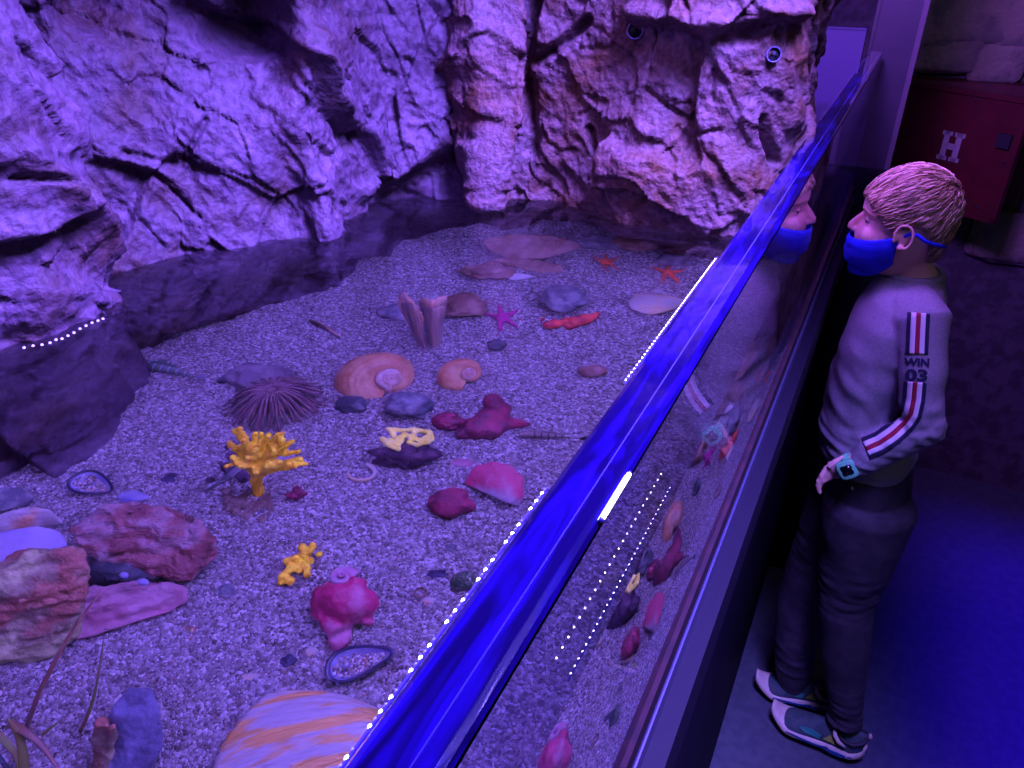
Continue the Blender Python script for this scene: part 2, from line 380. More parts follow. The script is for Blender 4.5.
rock_face('rock_outcrop', 'pinkish brown right-hand rock face with two drilled pipe holes, ending beside the acrylic wall',
          K([(-.55, .90), (-.49, .85), (-.462, .845), (-.445, .90), (-.38, .905), (-.321, .897), (-.276, .86), (-.206, .862), (-.155, .883), (-.125, .93), (-.125, 1.15)]),
          K([(-.57, 1.02), (-.53, 1.0), (-.50, 1.0), (-.46, 1.06), (-.39, 1.06), (-.32, 1.04), (-.276, 1.03), (-.206, 1.02), (-.150, 1.02), (-.120, 1.06), (-.12, 1.2)]),
          K([(-.56, .93), (-.49, .87), (-.455, .865), (-.435, .92), (-.37, .93), (-.31, .93), (-.26, .90), (-.19, .90), (-.12, .90), (-.095, .95), (-.10, 1.15)]),
          M_rockR, [('g', [(508, -10), (500, 60), (492, 120), (482, 200)], 12, .035), ('g', [(535, -10), (522, 60), (530, 150)], 8, -.022), ('l', [(535, 62), (565, 42), (590, 20)], 7, -.02),
                    ('l', [(588, 130), (600, 160), (612, 210)], 6, -.022), ('g', [(605, 150), (608, 200)], 10, .012), ('l', [(640, 90), (700, 135), (720, 130)], 4, -.008), ('g', [(560, 190)], 26, -.018),
                    ('g', [(640, 12), (720, 22), (790, 8)], 12, .018), ('l', [(760, 120), (768, 160)], 7, -.02), ('l', [(680, 140), (715, 70), (712, 100)], 4, -.006), ('g', [(790, 60), (785, 120)], 14, .012)], seed=3, nu=440)
# two pipe openings in the right rock face
def pipe(px, py, r, label):
    bv = BVHTree.FromObject(bpy.data.objects['rock_outcrop.002'], bpy.context.evaluated_depsgraph_get())
    d = ray(px, py); inv = bpy.data.objects['rock_outcrop.002'].location
    h = bv.ray_cast(Vector((0, 0, H))-inv, d)[0]; h = h+inv if h else aty(px, py, .9)
    ax = Vector((.35, -1, .25)).normalized(); t = thing('pipe_opening', h, label, 'pipe', 'pipe ends set into the right rock face')
    a = ax.orthogonal().normalized(); b = ax.cross(a)
    def ring(rr, dd): return [h+ax*dd+a*(rr*math.cos(2*PI*i/28))+b*(rr*math.sin(2*PI*i/28)) for i in range(28)]
    MB().loft([ring(r*1.18, -.03), ring(r*1.18, .004), ring(r*1.12, .006), ring(r, .005), ring(r*.97, -.03)], cap=False).build('pipe_rim', mat('pipe_rim', (.10, .09, .22), None, rough=.35), t)
    MB().loft([ring(r*.99, .0025), ring(r*.2, .002)]).build('pipe_bore', M_black, t)
bpy.context.view_layer.update()
pipe(635, 31, .0078, 'round black pipe end in the pale patch of the right rock face')
pipe(773, 55, .0065, 'narrower black pipe end near the right edge of the rock face')
# ------------------------------------------------------------ tank: water, acrylic, plinth
def dielectric(name, ior, col=(1, 1, 1), rough=0, bump=None):
    m = bpy.data.materials.new(name); m.use_nodes = True; nt = m.node_tree; N = nt.nodes; N.clear()
    g = N.new('ShaderNodeBsdfGlass'); g.inputs['IOR'].default_value = ior; g.inputs['Color'].default_value = (*col, 1); g.inputs['Roughness'].default_value = rough
    o = N.new('ShaderNodeOutputMaterial'); nt.links.new(g.outputs[0], o.inputs[0])
    if bump:
        tc = N.new('ShaderNodeTexCoord'); t = N.new('ShaderNodeTexNoise'); t.inputs['Scale'].default_value = bump[0]; t.inputs['Detail'].default_value = 2
        b = N.new('ShaderNodeBump'); b.inputs['Strength'].default_value = 1; b.inputs['Distance'].default_value = bump[1]
        nt.links.new(tc.outputs['Object'], t.inputs['Vector']); nt.links.new(t.outputs['Fac'], b.inputs['Height']); nt.links.new(b.outputs[0], g.inputs['Normal'])
    return m
M_water = dielectric('water', 1.33, (.97, .97, 1), 0, (9, .0012))
M_acry = dielectric('acrylic', 1.33, (.97, .96, 1))
obj('water_surface', [(-.95, -.3, WZ), (GI, -.3, WZ), (GI, 1.8, WZ), (-.95, 1.8, WZ)], [(0, 1, 2, 3)], M_water, smooth=False, label='still clear water filling the tank to below the rim', cat='water', kind='stuff')
Y0, Y1 = -.3, 1.8
gw = thing('acrylic_wall', (GX, .75, 1.05), 'thick clear acrylic tank wall with a blue glowing top edge, between gravel and boy', 'tank wall')
b_ = .0035
V = []
for y in (Y0, Y1): V += [(GX, y, 1.03), (GX, y, GT-b_), (GX-.0012, y, GT-.0012), (GX-b_, y, GT), (GI+b_, y, GT), (GI+.0012, y, GT-.0012), (GI, y, GT-b_), (GI, y, WZ)]
# front face then inner face above the water; the top edge is its own part
obj('pane', [V[0], V[1], V[8], V[9], V[6], V[7], V[14], V[15], (GX, Y1, WZ), (GI, Y1, 1.03)], [(0, 2, 3, 1), (4, 6, 7, 5)], M_acry, gw, smooth=False)
M_edge, nt, pb = new_mat('glowing_edge')
tc = nt.nodes.new('ShaderNodeTexCoord'); mp = nt.nodes.new('ShaderNodeMapping'); mp.inputs['Scale'].default_value = (60, 7, 1); n1 = nt.nodes.new('ShaderNodeTexNoise'); n1.inputs['Scale'].default_value = 1.4; n1.inputs['Detail'].default_value = 3; n1.inputs['Distortion'].default_value = 1.2
nt.links.new(tc.outputs['Object'], mp.inputs[0]); nt.links.new(mp.outputs[0], n1.inputs['Vector'])
r = nt.nodes.new('ShaderNodeValToRGB'); e = r.color_ramp.elements; e[0].position = .44; e[0].color = (.002, .0005, .018, 1); e[1].position = .66; e[1].color = (.006, .001, .10, 1)  # blue light inside the acrylic, with its streaks, put into the base colour
nt.links.new(n1.outputs['Fac'], r.inputs[0]); nt.links.new(r.outputs[0], pb.inputs['Base Color'])
pb.inputs['Roughness'].default_value = .12; pb.inputs['Coat Weight'].default_value = 1; pb.inputs['Coat Roughness'].default_value = .03
bp = nt.nodes.new('ShaderNodeBump'); bp.inputs['Strength'].default_value = .25; bp.inputs['Distance'].default_value = .001; nt.links.new(n1.outputs['Fac'], bp.inputs['Height']); nt.links.new(bp.outputs[0], pb.inputs['Normal'])
MB().tube([(GX-.0095, Y0, GT+.0001), (GX-.0095, .9, GT+.0001), (GX-.0095, Y1, GT+.0000)], .0003, 6).build('score_line', mat('score', (.03, .02, .16), None, rough=.7, spec=.1), gw, label='fine scored line along the top edge')  # thin tube put in for a reflected streak on the top edge
prof = [V[1], V[2], V[3], V[4], V[5], V[6]]
MB().loft([[Vector((p[0], y, p[2])) for p in prof]+[Vector((GI, y, GT-.006)), Vector((GX, y, GT-.006))] for y in (Y0, .3, .9, 1.4, Y1)]).build('top_edge', M_edge, gw, smooth=False, label='deep blue glowing top edge')
M_glint = mat('led_white', (1, 1, 1), emit=((.85, .85, 1), 14)); M_glintb = mat('led_blue', (.1, .1, 1), emit=((.12, .12, 1), 3)); M_glint_base = mat('strip_base', (.03, .02, .3), None, rough=.3)  # glowing materials for overhead light reflections, built as beads on the acrylic
def beads(name, label, x, z, ys, r, m=M_glint, yb=(), rb=0, base=True):
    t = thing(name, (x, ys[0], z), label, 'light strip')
    if base: MB().box((x-.0004, min(ys)-.004, z-r*.6), (x+.0004, max(ys)+.004, z+r*.6)).build('strip_base', M_glint_base, t, smooth=False)
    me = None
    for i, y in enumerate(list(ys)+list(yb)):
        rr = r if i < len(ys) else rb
        MB().ball((x-.0004, y, z), (rr*.8, rr, rr), 8).build('led', m if i < len(ys) else M_glintb, t)
ys1 = []; y = .088; k = 0
while y < .234:
    if k % 4 != 3: ys1.append(y)
    y += .0055; k += 1
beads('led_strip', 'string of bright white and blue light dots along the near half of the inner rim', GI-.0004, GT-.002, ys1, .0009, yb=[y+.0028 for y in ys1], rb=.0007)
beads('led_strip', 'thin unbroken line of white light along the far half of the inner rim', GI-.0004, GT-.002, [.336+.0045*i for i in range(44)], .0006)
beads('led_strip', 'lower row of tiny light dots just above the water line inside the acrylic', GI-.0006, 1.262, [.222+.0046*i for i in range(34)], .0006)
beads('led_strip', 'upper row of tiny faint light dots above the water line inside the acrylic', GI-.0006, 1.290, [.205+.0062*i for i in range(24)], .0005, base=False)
t = thing('light_bar', (GX+.001, .24, GT-.002), 'short solid bar of white light on the outer rim of the acrylic', 'light')  # glowing bar put in for a lamp's reflection in the rim
MB().tube([(GX+.0004, .226+.0326*i/6, GT-.001) for i in range(7)], .0010, 8).build('tube', M_glint, t)
[MB().ball((GX+.0004, y, GT-.001), .0012, 8).build('end_cap', M_glint_base, t) for y in (.2255, .259)]
# plinth under the acrylic
M_plinth = mat('plinth_black', (.004, .003, .007), None, rough=.6, spec=.08)
M_seal = mat('seal', (.014, .004, .006), (.008, .003, .005), 60, .8, spec=.1)
M_trim = mat('trim_metal', (.07, .065, .13), None, rough=.4, metal=.8)
pl = thing('tank_plinth', (-.07, .75, 0), 'black boxed plinth carrying the acrylic wall, boy leaning against it', 'plinth')
MB().box((-.95, Y0, 0), (GX+.002, Y1+.2, .985)).box((GX-.004, Y0, .98), (GX+.022, Y1, 1.048)).box((-.12, 1.79, 0), (-.008, 1.96, 1.12)).build('body', M_plinth, pl, smooth=False)
MB().box((GI, Y0, .985), (GX+.004, Y1, 1.088)).build('seal', M_seal, pl, smooth=False, label='dark reddish sealing strip')
MB().tube([(GX+.0055, Y0, 1.066), (GX+.0055, Y1, 1.066)], .0016, 8).box((GX+.0005, Y0, 1.046), (GX+.007, Y1, 1.066)).build('trim', M_trim, pl, smooth=False, label='thin shiny metal trim')
# end panel, back
M_panel = mat('end_panel', (.03, .022, .08), (.025, .018, .065), 5, .5)
ep = thing('end_panel', (-.5, 1.8, 1.0), 'plain blue-lit panel closing the far end of the tank beyond the rocks', 'panel')
MB().box((-.62, 1.8, .985), (-.112, 1.82, 1.39)).build('board', M_panel, ep, smooth=False)
MB().box((-.62, 1.798, 1.39), (-.112, 1.822, 1.394)).build('top_trim', M_trim, ep, smooth=False)
# ------------------------------------------------------------ room
M_floor = mat('floor', (.045, .055, .07), (.06, .07, .085), 40, .55, .2, 300)
obj('floor', [(GX-.1, -.6, 0), (2.6, -.6, 0), (2.6, 2.6, 0), (GX-.1, 2.6, 0)], [(0, 1, 2, 3)], M_floor, smooth=False, kind='structure')
M_mort = mat('mortar', (.07, .055, .075), (.035, .03, .04), 30, .9, .6, 90)
MB().box((-1.4, 2.5, 0), (2.6, 2.6, 2.4)).build('wall_back', M_mort, None, smooth=False, kind='structure')
MB().box((2.6, -.6, 0), (2.7, 2.6, 2.4)).build('wall_right', M_mort, None, smooth=False, kind='structure')
M_ws = mat('wall_stone', (.22, .18, .14), (.13, .11, .10), 14, .85, .9, 60, bdist=.01)
rs = random.Random(5); k = 0
def wall_stone(x, z, w, h, label):
    global k; k += 1
    V, Fc = ICO[4]; out = []
    for v in V:
        p = Vector([math.copysign(abs(c)**.5, c) for c in v]); n = 1+.13*noise.noise(v*1.6+Vector((k*3, 0, 0)))+.05*fbm(v*5+Vector((k, 0, 0)))
        out.append(Vector((x+p.x*w/2*n, 2.5+p.y*.03*n, z+p.z*h/2*n)))
    return obj('wall_stone', out, Fc, M_ws, label=label, cat='stone', group='field stones in the back wall')
def at25(px, py): return aty(px, py, 2.48)
for a, b, w, h, l in ((965, 12, .32, .17, 'broad pale field stone at the top right, above the mortar line'), (950, 55, .19, .10, 'triangular-topped field stone just above the red cabinet'), (998, 64, .13, .11, 'squarish field stone at the right above the cabinet edge'),
                      (937, 42, .14, .03, 'thin flat field stone wedged in the mortar beside the post'), (1022, 20, .12, .14, 'field stone cut off by the right picture edge'), (1015, 240, .22, .15, 'dim field stone below the cabinet by the right edge'),
                      ):
    p = at25(a, b); wall_stone(p.x, p.z, w, h, l)
# post at the end of the tank
M_post = mat('post_paint', (.022, .018, .03), (.018, .015, .026), 20, .4, .05, 60)
pt = thing('metal_post', (-.04, 1.86, 1.12), 'tall grey-violet square post at the far end of the acrylic wall', 'post')
MB().box((-.098, 1.83, 1.12), (-.022, 1.93, 2.3)).build('shaft', M_post, pt, smooth=False)
MB().box((-.022, 1.828, 1.12), (-.012, 1.932, 2.3)).build('edge_strip', mat('post_edge', (.12, .10, .12), None, rough=.3, metal=.5), pt, smooth=False)
MB().box((-.104, 1.826, 1.12), (-.098, 1.934, 2.3)).build('seam', M_black, pt, smooth=False)
# hydrant cabinet, door ajar
M_red = mat('cabinet_red', (.07, .004, .008), (.055, .003, .007), 20, .45, .1, 200)
hb = aty(905, 78, 2.44); hb.x = -.04; LD, HD = .355, .30
cab = thing('hydrant_cabinet', (hb.x, hb.y, hb.z-HD), 'dark red hose cabinet with a pale letter H on the back wall', 'cabinet')
MB().box((hb.x, 2.43, hb.z-HD), (hb.x+LD, 2.5, hb.z)).build('box', M_red, cab, smooth=False)
dv = Vector((.848, -.53, 0)); nv_ = Vector((-.53, -.848, 0))
def D(a, b, c=0): return Vector((hb.x, 2.428, hb.z))+dv*a+nv_*c-UP*b
def dbox(mb, a0, a1, b0, b1, c0, c1):
    return mb.add([D(a0, b1, c0), D(a1, b1, c0), D(a1, b1, c1), D(a0, b1, c1), D(a0, b0, c0), D(a1, b0, c0), D(a1, b0, c1), D(a0, b0, c1)], [(3, 2, 1, 0), (4, 5, 6, 7), (0, 1, 5, 4), (1, 2, 6, 5), (2, 3, 7, 6), (3, 0, 4, 7)])
door = dbox(MB(), 0, LD, 0, HD, 0, .012).build('door', M_red, cab, smooth=False)
m_ = MB(); [dbox(m_, *q) for q in ((0, LD, 0, .012, .012, .017), (0, LD, HD-.012, HD, .012, .017), (0, .012, 0, HD, .012, .017), (LD-.012, LD, 0, HD, .012, .017))]; m_.build('door_frame', M_red, door, smooth=False)
# letter H with slab serifs
hc, hr = .190, .140; s = .0030; m_ = MB()
for q in ((-8, -3, -12, 12), (3, 8, -12, 12), (-4, 4, -2.5, 2.5), (-10, -1, -12, -8.5), (1, 10, -12, -8.5), (-10, -1, 8.5, 12), (1, 10, 8.5, 12)):
    dbox(m_, hc+q[0]*s, hc+q[1]*s, hr+q[2]*s, hr+q[3]*s, .0118, .0135)
m_.build('letter', mat('letter_grey', (.26, .24, .23), None, rough=.5), door, smooth=False, label='pale slab-serif letter H')
dbox(MB(), LD-.052, LD-.020, .085, .118, .012, .022).build('latch', M_black, door, smooth=False, label='small black square latch')
[MB().ball(D(a, b, .013), .004, 8).build('rivet', M_black, door) for a, b in ((.22, .02), (.30, HD-.03), (LD-.022, .15), (.05, HD-.03))]
# ------------------------------------------------------------ things on the gravel
def S(px, py, dz=0):
    o = wat(px, py, 1.03); o.z = sandz(o.x, o.y); o = wat(px, py, o.z+dz); o.z = sandz(o.x, o.y)
    return o
def W2(px, py, h):
    o = wat(px, py, 1.025+h)
    for _ in range(3): o = wat(px, py, sandz(o.x, o.y)+h)
    return o
def mmp(px, py): return local(px, py, 1.03)[1]
def pts_of(lst):
    """corner list of (px, py, height over sand)"""
    out = []
    for px, py, h in lst:
        out.append(W2(px, py, h))
    return out
# --- the rock pile at the left
hull_rock('rock', 'dark red layered slab leaning on the rock pile, biggest stone at the left', pts_of([(66, 527, .05), (108, 504, .062), (150, 503, .055), (200, 520, .045), (220, 543, .035), (216, 556, .02), (192, 583, .012), (90, 558, .03), (70, 545, .035), (150, 575, .012), (120, 510, .03), (200, 530, .005)]), M_redslab, 1, .0045, strat=.003, fr=60)
hull_rock('rock', 'blocky ochre and rust mottled rock at the left picture edge below the smooth violet slab', pts_of([(-45, 600, .07), (0, 566, .085), (38, 549, .09), (82, 549, .08), (91, 568, .07), (88, 600, .05), (78, 640, .012), (40, 662, .0), (0, 668, 0), (-45, 660, 0), (-40, 570, .0), (60, 560, .0)]), M_ochre, 2, .0045, strat=.002, fr=55)
hull_rock('rock', 'smooth violet-blue slab between the ochre rock and the white stone', pts_of([(-40, 560, .06), (0, 532, .065), (38, 525, .065), (62, 530, .06), (68, 545, .055), (60, 552, .05), (0, 575, .055), (-40, 590, .05), (60, 552, .01), (0, 575, 0), (-40, 560, 0)]), M_violet, 3, .0008, cuts=4)
hull_rock('rock', 'white stone with orange flecks lying behind the smooth violet slab', pts_of([(-20, 525, .04), (0, 514, .05), (30, 507, .05), (52, 510, .045), (66, 523, .03), (60, 529, .02), (0, 532, .03), (-20, 535, .02), (40, 525, 0), (-10, 520, 0)]), M_pale, 4, .002, cuts=4)
hull_rock('rock', 'low grey-violet stone at the left edge, farthest back in the rock pile', pts_of([(-20, 500, .03), (0, 487, .035), (22, 487, .03), (38, 497, .02), (30, 507, .01), (0, 513, .02), (-20, 512, .01), (10, 500, 0)]), M_grey, 5, .002, cuts=4)
hull_rock('rock', 'flat rose-pink slab lying on the gravel under the dark red slab', pts_of([(80, 590, .03), (120, 585, .026), (165, 583, .02), (186, 590, .014), (188, 603, .006), (170, 612, .004), (142, 620, .002), (100, 634, .002), (72, 640, .004), (74, 610, .02), (130, 600, -.01)]), M_rose, 6, .003, cuts=5, strat=.003, fr=50)
stone('rock', 'black hollow stone filling the gap beneath the dark red slab', 118, 574, 82, 34, M_dark, seed=9, cat='rock', z=1.03, ang=.3)
for q, (a, b, l) in enumerate(((124, 576, 'small pale chip of shell stuck on the black stone, left of two'), (143, 583, 'pinkish pale chip of shell stuck on the black stone, right of two'))):
    o = wat(a, b, 1.058); MB().ball(o, (.0042+.001*q, .003, .0022), 10).build('shell_chip', M_mus_in, None, label=l, cat='shell')
hull_rock('rock', 'upright bluish grey rock near the bottom edge beside the brown stalk', pts_of([(112, 700, .05), (128, 684, .055), (152, 690, .05), (162, 715, .04), (160, 760, .005), (140, 800, 0), (105, 790, 0), (104, 745, .02), (120, 740, 0)]), mat('speckled_grey', (.20, .19, .30), (.09, .08, .13), 55, .7, .6, 200), 7, .003, cuts=5)
# brown stalk beside it
o = S(105, 768); st = MB(); st.tube([o+Vector((0, 0, 0)), o+Vector((.001, .004, .018)), o+Vector((-.003, .008, .034)), o+Vector((-.002, .010, .046))], [.009, .007, .0055, .004], 12)
st.tube([o+Vector((0, .004, .02)), o+Vector((.006, .008, .036)), o+Vector((.008, .009, .05))], [.004, .0035, .0025], 10)
A, N_, Fq = st.remesh(.0015, 2); obj('sponge_stalk', displace(A, N_, lambda p: .0016*fbm(p*160)), Fq, M_ochre, label='short forked brown stalk at the bottom edge, left of the bluish rock', cat='sponge')
# --- plain stones
stone('stone', 'grey rounded cobble touching the big snail shell', 409, 407, 46, 40, M_grey, seed=11, ang=.3)
stone('stone', 'small dark green-grey stone left of the grey cobble', 352, 405, 32, 24, M_dark, seed=12, ang=.3)
stone('stone', 'dark crimson stone between the grey cobble and the lobed crimson rock', 448, 422, 33, 25, M_crim, seed=13, hgt=.8)
stone('stone', 'crimson round stone with pale spots, alone on the gravel', 451, 504, 43, 38, M_crim, seed=14, hgt=.9, ang=.25)
stone('stone', 'small oval brown stone alone near the middle of the rim', 593, 371, 30, 17, M_brown, seed=15, ang=.1)
stone('stone', 'dark small stone standing behind the small snail shell, under the magenta starfish', 497, 346, 20, 18, M_dark, seed=16, hgt=1)
stone('stone', 'greyish hazy stone in front of the long flat slab', 563, 299, 44, 36, M_grey, seed=17, ang=.35)
stone('stone', 'dark brown knobbly stone left of the white chip', 487, 271, 44, 24, M_brown, seed=18, ang=.4)
stone('stone', 'dark stone near the far rim beyond the orange starfish', 677, 259, 40, 20, M_dark, seed=19)
stone('stone', 'reddish brown far stone beneath the right rock face', 637, 243, 50, 26, M_brown, seed=20, ang=.3)
stone('stone', 'low dim stone far back to the left of the reddish brown one', 600, 242, 40, 22, M_grey, seed=22, ang=.3)
stone('stone', 'brown stone behind the pen shells', 463, 306, 44, 32, M_brown, seed=21, ang=.35, hgt=.7)
stone('stone', 'low grey mound left of the pen shells', 398, 312, 34, 20, M_grey, seed=23, ang=.3, hgt=.5)
stone('stone', 'greenish fuzzy stone half hidden at the inner rim', 465, 582, 28, 26, mat('algae_stone', (.06, .10, .05), (.12, .13, .09), 60, .9, .9, 300), seed=24)
stone('stone', 'brown-grey stone behind the anemone', 262, 378, 62, 40, mat('mud_stone', (.15, .11, .13), (.24, .19, .2), 40, .8, .7, 200), seed=25, ang=.3, hgt=.7)
stone('stone', 'small dark crimson lump right of the fan sponge foot', 297, 494, 18, 16, M_crim, seed=28, ang=.5, hgt=.8)
stone('stone', 'flat pinkish pebble behind the pink and white rock', 462, 463, 22, 10, M_rose, seed=29, hgt=.4)
stone('stone', 'small grey disc stone right of the red slab corner', 225, 592, 16, 15, M_grey, seed=31, hgt=.4)
stone('stone', 'tiny blue pebble right of the pink and white rock', 451, 547, 12, 9, M_grey, seed=32, hgt=.7)
# lobed crimson rock (three lobes) and pink/white rock
def blob(name, label, balls, m, cat, vox=.0022, amp=.0012, fr=90, z0=None, sm=5):
    mb = MB()
    for px, py, h, r in balls:
        o = W2(px, py, h); rr = r*mmp(px, py); mb.ball(o, rr if not isinstance(rr, tuple) else rr, 14)
    A, N_, Fq = mb.remesh(vox, sm); S_ = Vector((balls[0][0]*.1, 0, 0))
    return obj(name, displace(A, N_, lambda p: amp*fbm(p*fr+S_)), Fq, m, label=label, cat=cat)
blob('rock', 'crimson rock with several pointed lobes beside the inner rim', [(493, 402, .018, 11), (498, 412, .012, 12), (487, 418, .012, 13), (475, 428, .008, 15), (490, 430, .006, 14), (500, 424, .008, 11), (512, 423, .006, 8), (522, 423, .004, 6), (530, 424, .002, 3.5), (462, 434, .004, 8), (505, 408, .012, 8)], M_crim, 'rock', sm=7)
M_pinkhalf = mat('pink_white', (.40, .04, .10), (.42, .32, .36), 14, .6, .5, 200, lo=.46, hi=.56)
hull_rock('rock', 'half pink, half white angular rock near the inner rim', pts_of([(463, 484, .004), (475, 466, .02), (492, 461, .026), (512, 465, .024), (524, 476, .02), (524, 494, .01), (520, 507, .002), (510, 503, .012), (495, 488, .012), (478, 487, .006), (500, 480, 0)]), M_pinkhalf, 8, .0015, cuts=5, bev=.002)
r_ = random.Random(21)
blob('rubble', 'low dark purple crust clump at the left of the yellow fan sponge', [(238+r_.gauss(0, 11), 466+r_.gauss(0, 8), .004*r_.random(), r_.uniform(3, 6)) for _ in range(34)], mat('maerl', (.06, .02, .05), (.16, .08, .12), 120, .8, 1, 300), 'rubble', amp=.002)
blob('rubble', 'knobbly brown rubble clump below the foot of the yellow fan sponge', [(245+r_.gauss(0, 17), 502+r_.gauss(0, 7), .003*r_.random(), r_.uniform(3, 6)) for _ in range(46)], mat('rubble', (.12, .06, .04), (.26, .18, .13), 110, .8, 1, 300), 'rubble', amp=.002)
# flat far slabs
hull_rock('rock', 'long flat brown slab propped up far back under the rock face', pts_of([(480, 240, .035), (510, 234, .045), (550, 235, .045), (582, 243, .035), (578, 250, .03), (545, 258, .022), (505, 259, .022), (486, 248, .028), (530, 250, .015)]), M_brown, 9, .0015, cuts=5)
hull_rock('rock', 'narrow dark slab lying under the long flat brown slab', pts_of([(492, 258, .018), (520, 256, .02), (562, 264, .016), (564, 272, .006), (540, 274, 0), (505, 266, .004), (495, 264, 0)]), M_brown, 10, .0015, cuts=4)
# ------------------------------------------------------------ shells
def tun(label, px, py, size, cx, cy, ext=1.0, lift=.62):
    """globose snail shell wound as a logarithmic spiral; (cx, cy) is where its tip shows"""
    t = thing('snail_shell', S(px, py), label, 'shell'); mm = mmp(px, py); k = math.log(2.7)/(2*PI); turns = 6
    ax = (RT*.34-FW*.66+UP*.70).normalized(); e1 = (RT-ax*RT.dot(ax)).normalized(); e2 = ax.cross(e1)
    sc_ = size*mm/2/1.18; n, nr = turns*60, 72; V = []; Fc = []
    o = W2(cx, cy, .020)
    for i in range(n+1):
        th = -turns*2*PI*(1-i/n); g = math.exp(k*th) if th > -2*PI else math.exp(-k*2*PI)*math.exp((th+2*PI)*math.log(1.6)/(2*PI)); a = th+math.radians(258)
        u = e1*math.cos(a)+e2*math.sin(a)
        for j in range(nr):
            f = 2*PI*j/nr; cord = 1+.013*math.sin(f*22)
            du, da = math.cos(f)*.68*g*cord, math.sin(f)*.80*g*cord
            v = u*(.68*g+du)+ax*(-.93*g+da) if th > -2*PI else u*(.82*g+du*.36)+ax*(-.20*g+da*.30)
            V.append(o+(v-RT*(min(0, v.dot(RT))*(1-ext)))*sc_)
    for i in range(n):
        for j in range(nr): Fc.append((i*nr+j, (i+1)*nr+j, (i+1)*nr+(j+1) % nr, i*nr+(j+1) % nr))
    Fc.append(tuple(range(nr))); Fc.append(tuple(n*nr+j for j in range(nr-1, -1, -1)))
    c = int(n*(1-.95/turns))*nr
    obj('body_whorl', V, Fc[c:-2]+[Fc[-1]], M_tun, t); obj('spire', V, Fc[:c]+[Fc[-2]], M_spire, t, label='paler spiral spire')
tun('big orange-brown snail shell with a pale spiral, largest whole shell mid-tank', 376, 371, 92, 392, 378, 1.14)
tun('small orange-brown snail shell right of the big one', 461, 370, 50, 470, 373, 1.15)
def fan_shell(name, label, px, py, length, width, ang, dome, nrib, m, z=0, ribd=.02, tilt=0, thick=.0015, cat='shell', colr=None):
    """ribbed scallop or cockle valve; hinge at (px,py), opening toward image angle ang"""
    o = S(px, py); mm = mmp(px, py); M = Matrix.Translation((0, 0, z)) @ frame(o, ang) @ Matrix.Rotation(tilt, 4, 'Y')
    L_ = length*mm; Wd = width*mm; nu, nv = 26, nrib*8; V = []; Fc = []
    for i in range(nu+1):
        t = i/nu
        for j in range(nv+1):
            s = -1+2*j/nv; g = abs(s)
            x = L_*t*(1-.28*g*g*(1.1-.2*t)); yy = Wd/2*s*math.sin(min(1, t*1.02)*PI/2)**.8*(1-.0*t)
            prof = (max(0, 1-g**2.4))**.6; zz = dome*Wd*prof*(math.sin(PI*min(1, t**.72*.98)))**.75
            zz -= ribd*Wd*.5*max(0, math.cos(s*PI*nrib))**4*t*prof**.5; zz += .004*Wd*math.sin(t*46)*t
            V.append(M @ Vector((x, yy, zz)))
    for i in range(nu):
        for j in range(nv):
            a = i*(nv+1)+j; Fc.append((a, a+1, a+nv+2, a+nv+1))
    ob = obj(name, V, Fc, m, label=label, cat=cat); sm = ob.modifiers.new('s', 'SOLIDIFY'); sm.thickness = thick; sm.offset = -1
    return ob
M_cock = mat('cockle', (.62, .55, .52), (.62, .33, .10), 30, .5, .5, 160, lo=.48, hi=.56, stretch=(.6, 3.5, 1), rotz=-(TH+.24))
M_scal = mat('scallop', (.50, .44, .38), (.62, .45, .26), 30, .6, .2, 120)
fan_shell('cockle_shell', 'huge pale ribbed cockle shell with orange bands at the bottom edge', 412, 742, 190, 165, PI+.24, .26, 14, M_cock, ribd=.10, thick=.003)
fan_shell('scallop_shell', 'pale tan ribbed scallop shell lying near the far inner rim', 684, 300, 56, 40, PI+.12, .22, 11, M_scal, ribd=.05)
def mussel(label, px, py, length, width, ang, tiltx=0, fill=True, z=.002, seedn=0):
    o = S(px, py); mm = mmp(px, py); M = Matrix.Translation((0, 0, z)) @ frame(o, ang, (tiltx, 0)); a = length*mm/2; b = width*mm/2
    t = thing('mussel_shell', o, label, 'shell'); n = 48; R = 10
    def outl(th, s):
        x = math.cos(th); return Vector((a*x*s, b*math.sin(th)*s*(1-.42*x)*(1 if math.sin(th) > 0 else .75), 0))
    def surf(off, dep, smax):
        V = []; 
        for i in range(R+1):
            s = smax*i/R
            for j in range(n):
                p = outl(2*PI*j/n, s); p.z = b*dep*(s*s)+off; V.append(M @ p)
        Fc = [(i*n+j, i*n+(j+1) % n, (i+1)*n+(j+1) % n, (i+1)*n+j) for i in range(R) for j in range(n)]; return V, Fc
    V, Fc = surf(0, .75, 1); ou = obj('outer_shell', V, Fc, M_mus_out, t, label='blue-black outer shell'); sm = ou.modifiers.new('s', 'SOLIDIFY'); sm.thickness = .0016; sm.offset = 0
    V, Fc = surf(.0014, .75, .86); obj('inner_lining', V, Fc, M_mus_in, t, label='pale blue inner lining')
    if fill:
        g = MB(); r_ = random.Random(seedn)
        for _ in range(320):
            q = outl(r_.random()*2*PI, .80*math.sqrt(r_.random())); s = q.length/max(a, b); g.ball(M @ Vector((q.x, q.y, .0035+.4*b*s*s)), .0009+.0007*r_.random(), 6)
        q = g.build('gravel_fill', M_grain, t, smooth=False); q['kind'] = 'stuff'
mussel('open blue mussel shell holding gravel, behind the big cockle shell', 361, 667, 70, 36, .38, .28)
mussel('blue mussel shell half full of gravel behind the red slab', 95, 489, 52, 32, -.30, .25, seedn=4)
fan_shell('shell_fragment', 'small blue and white shell fragment right of the blue mussel shell', 148, 498, 30, 16, PI, .2, 4, M_mus_in, thick=.001)
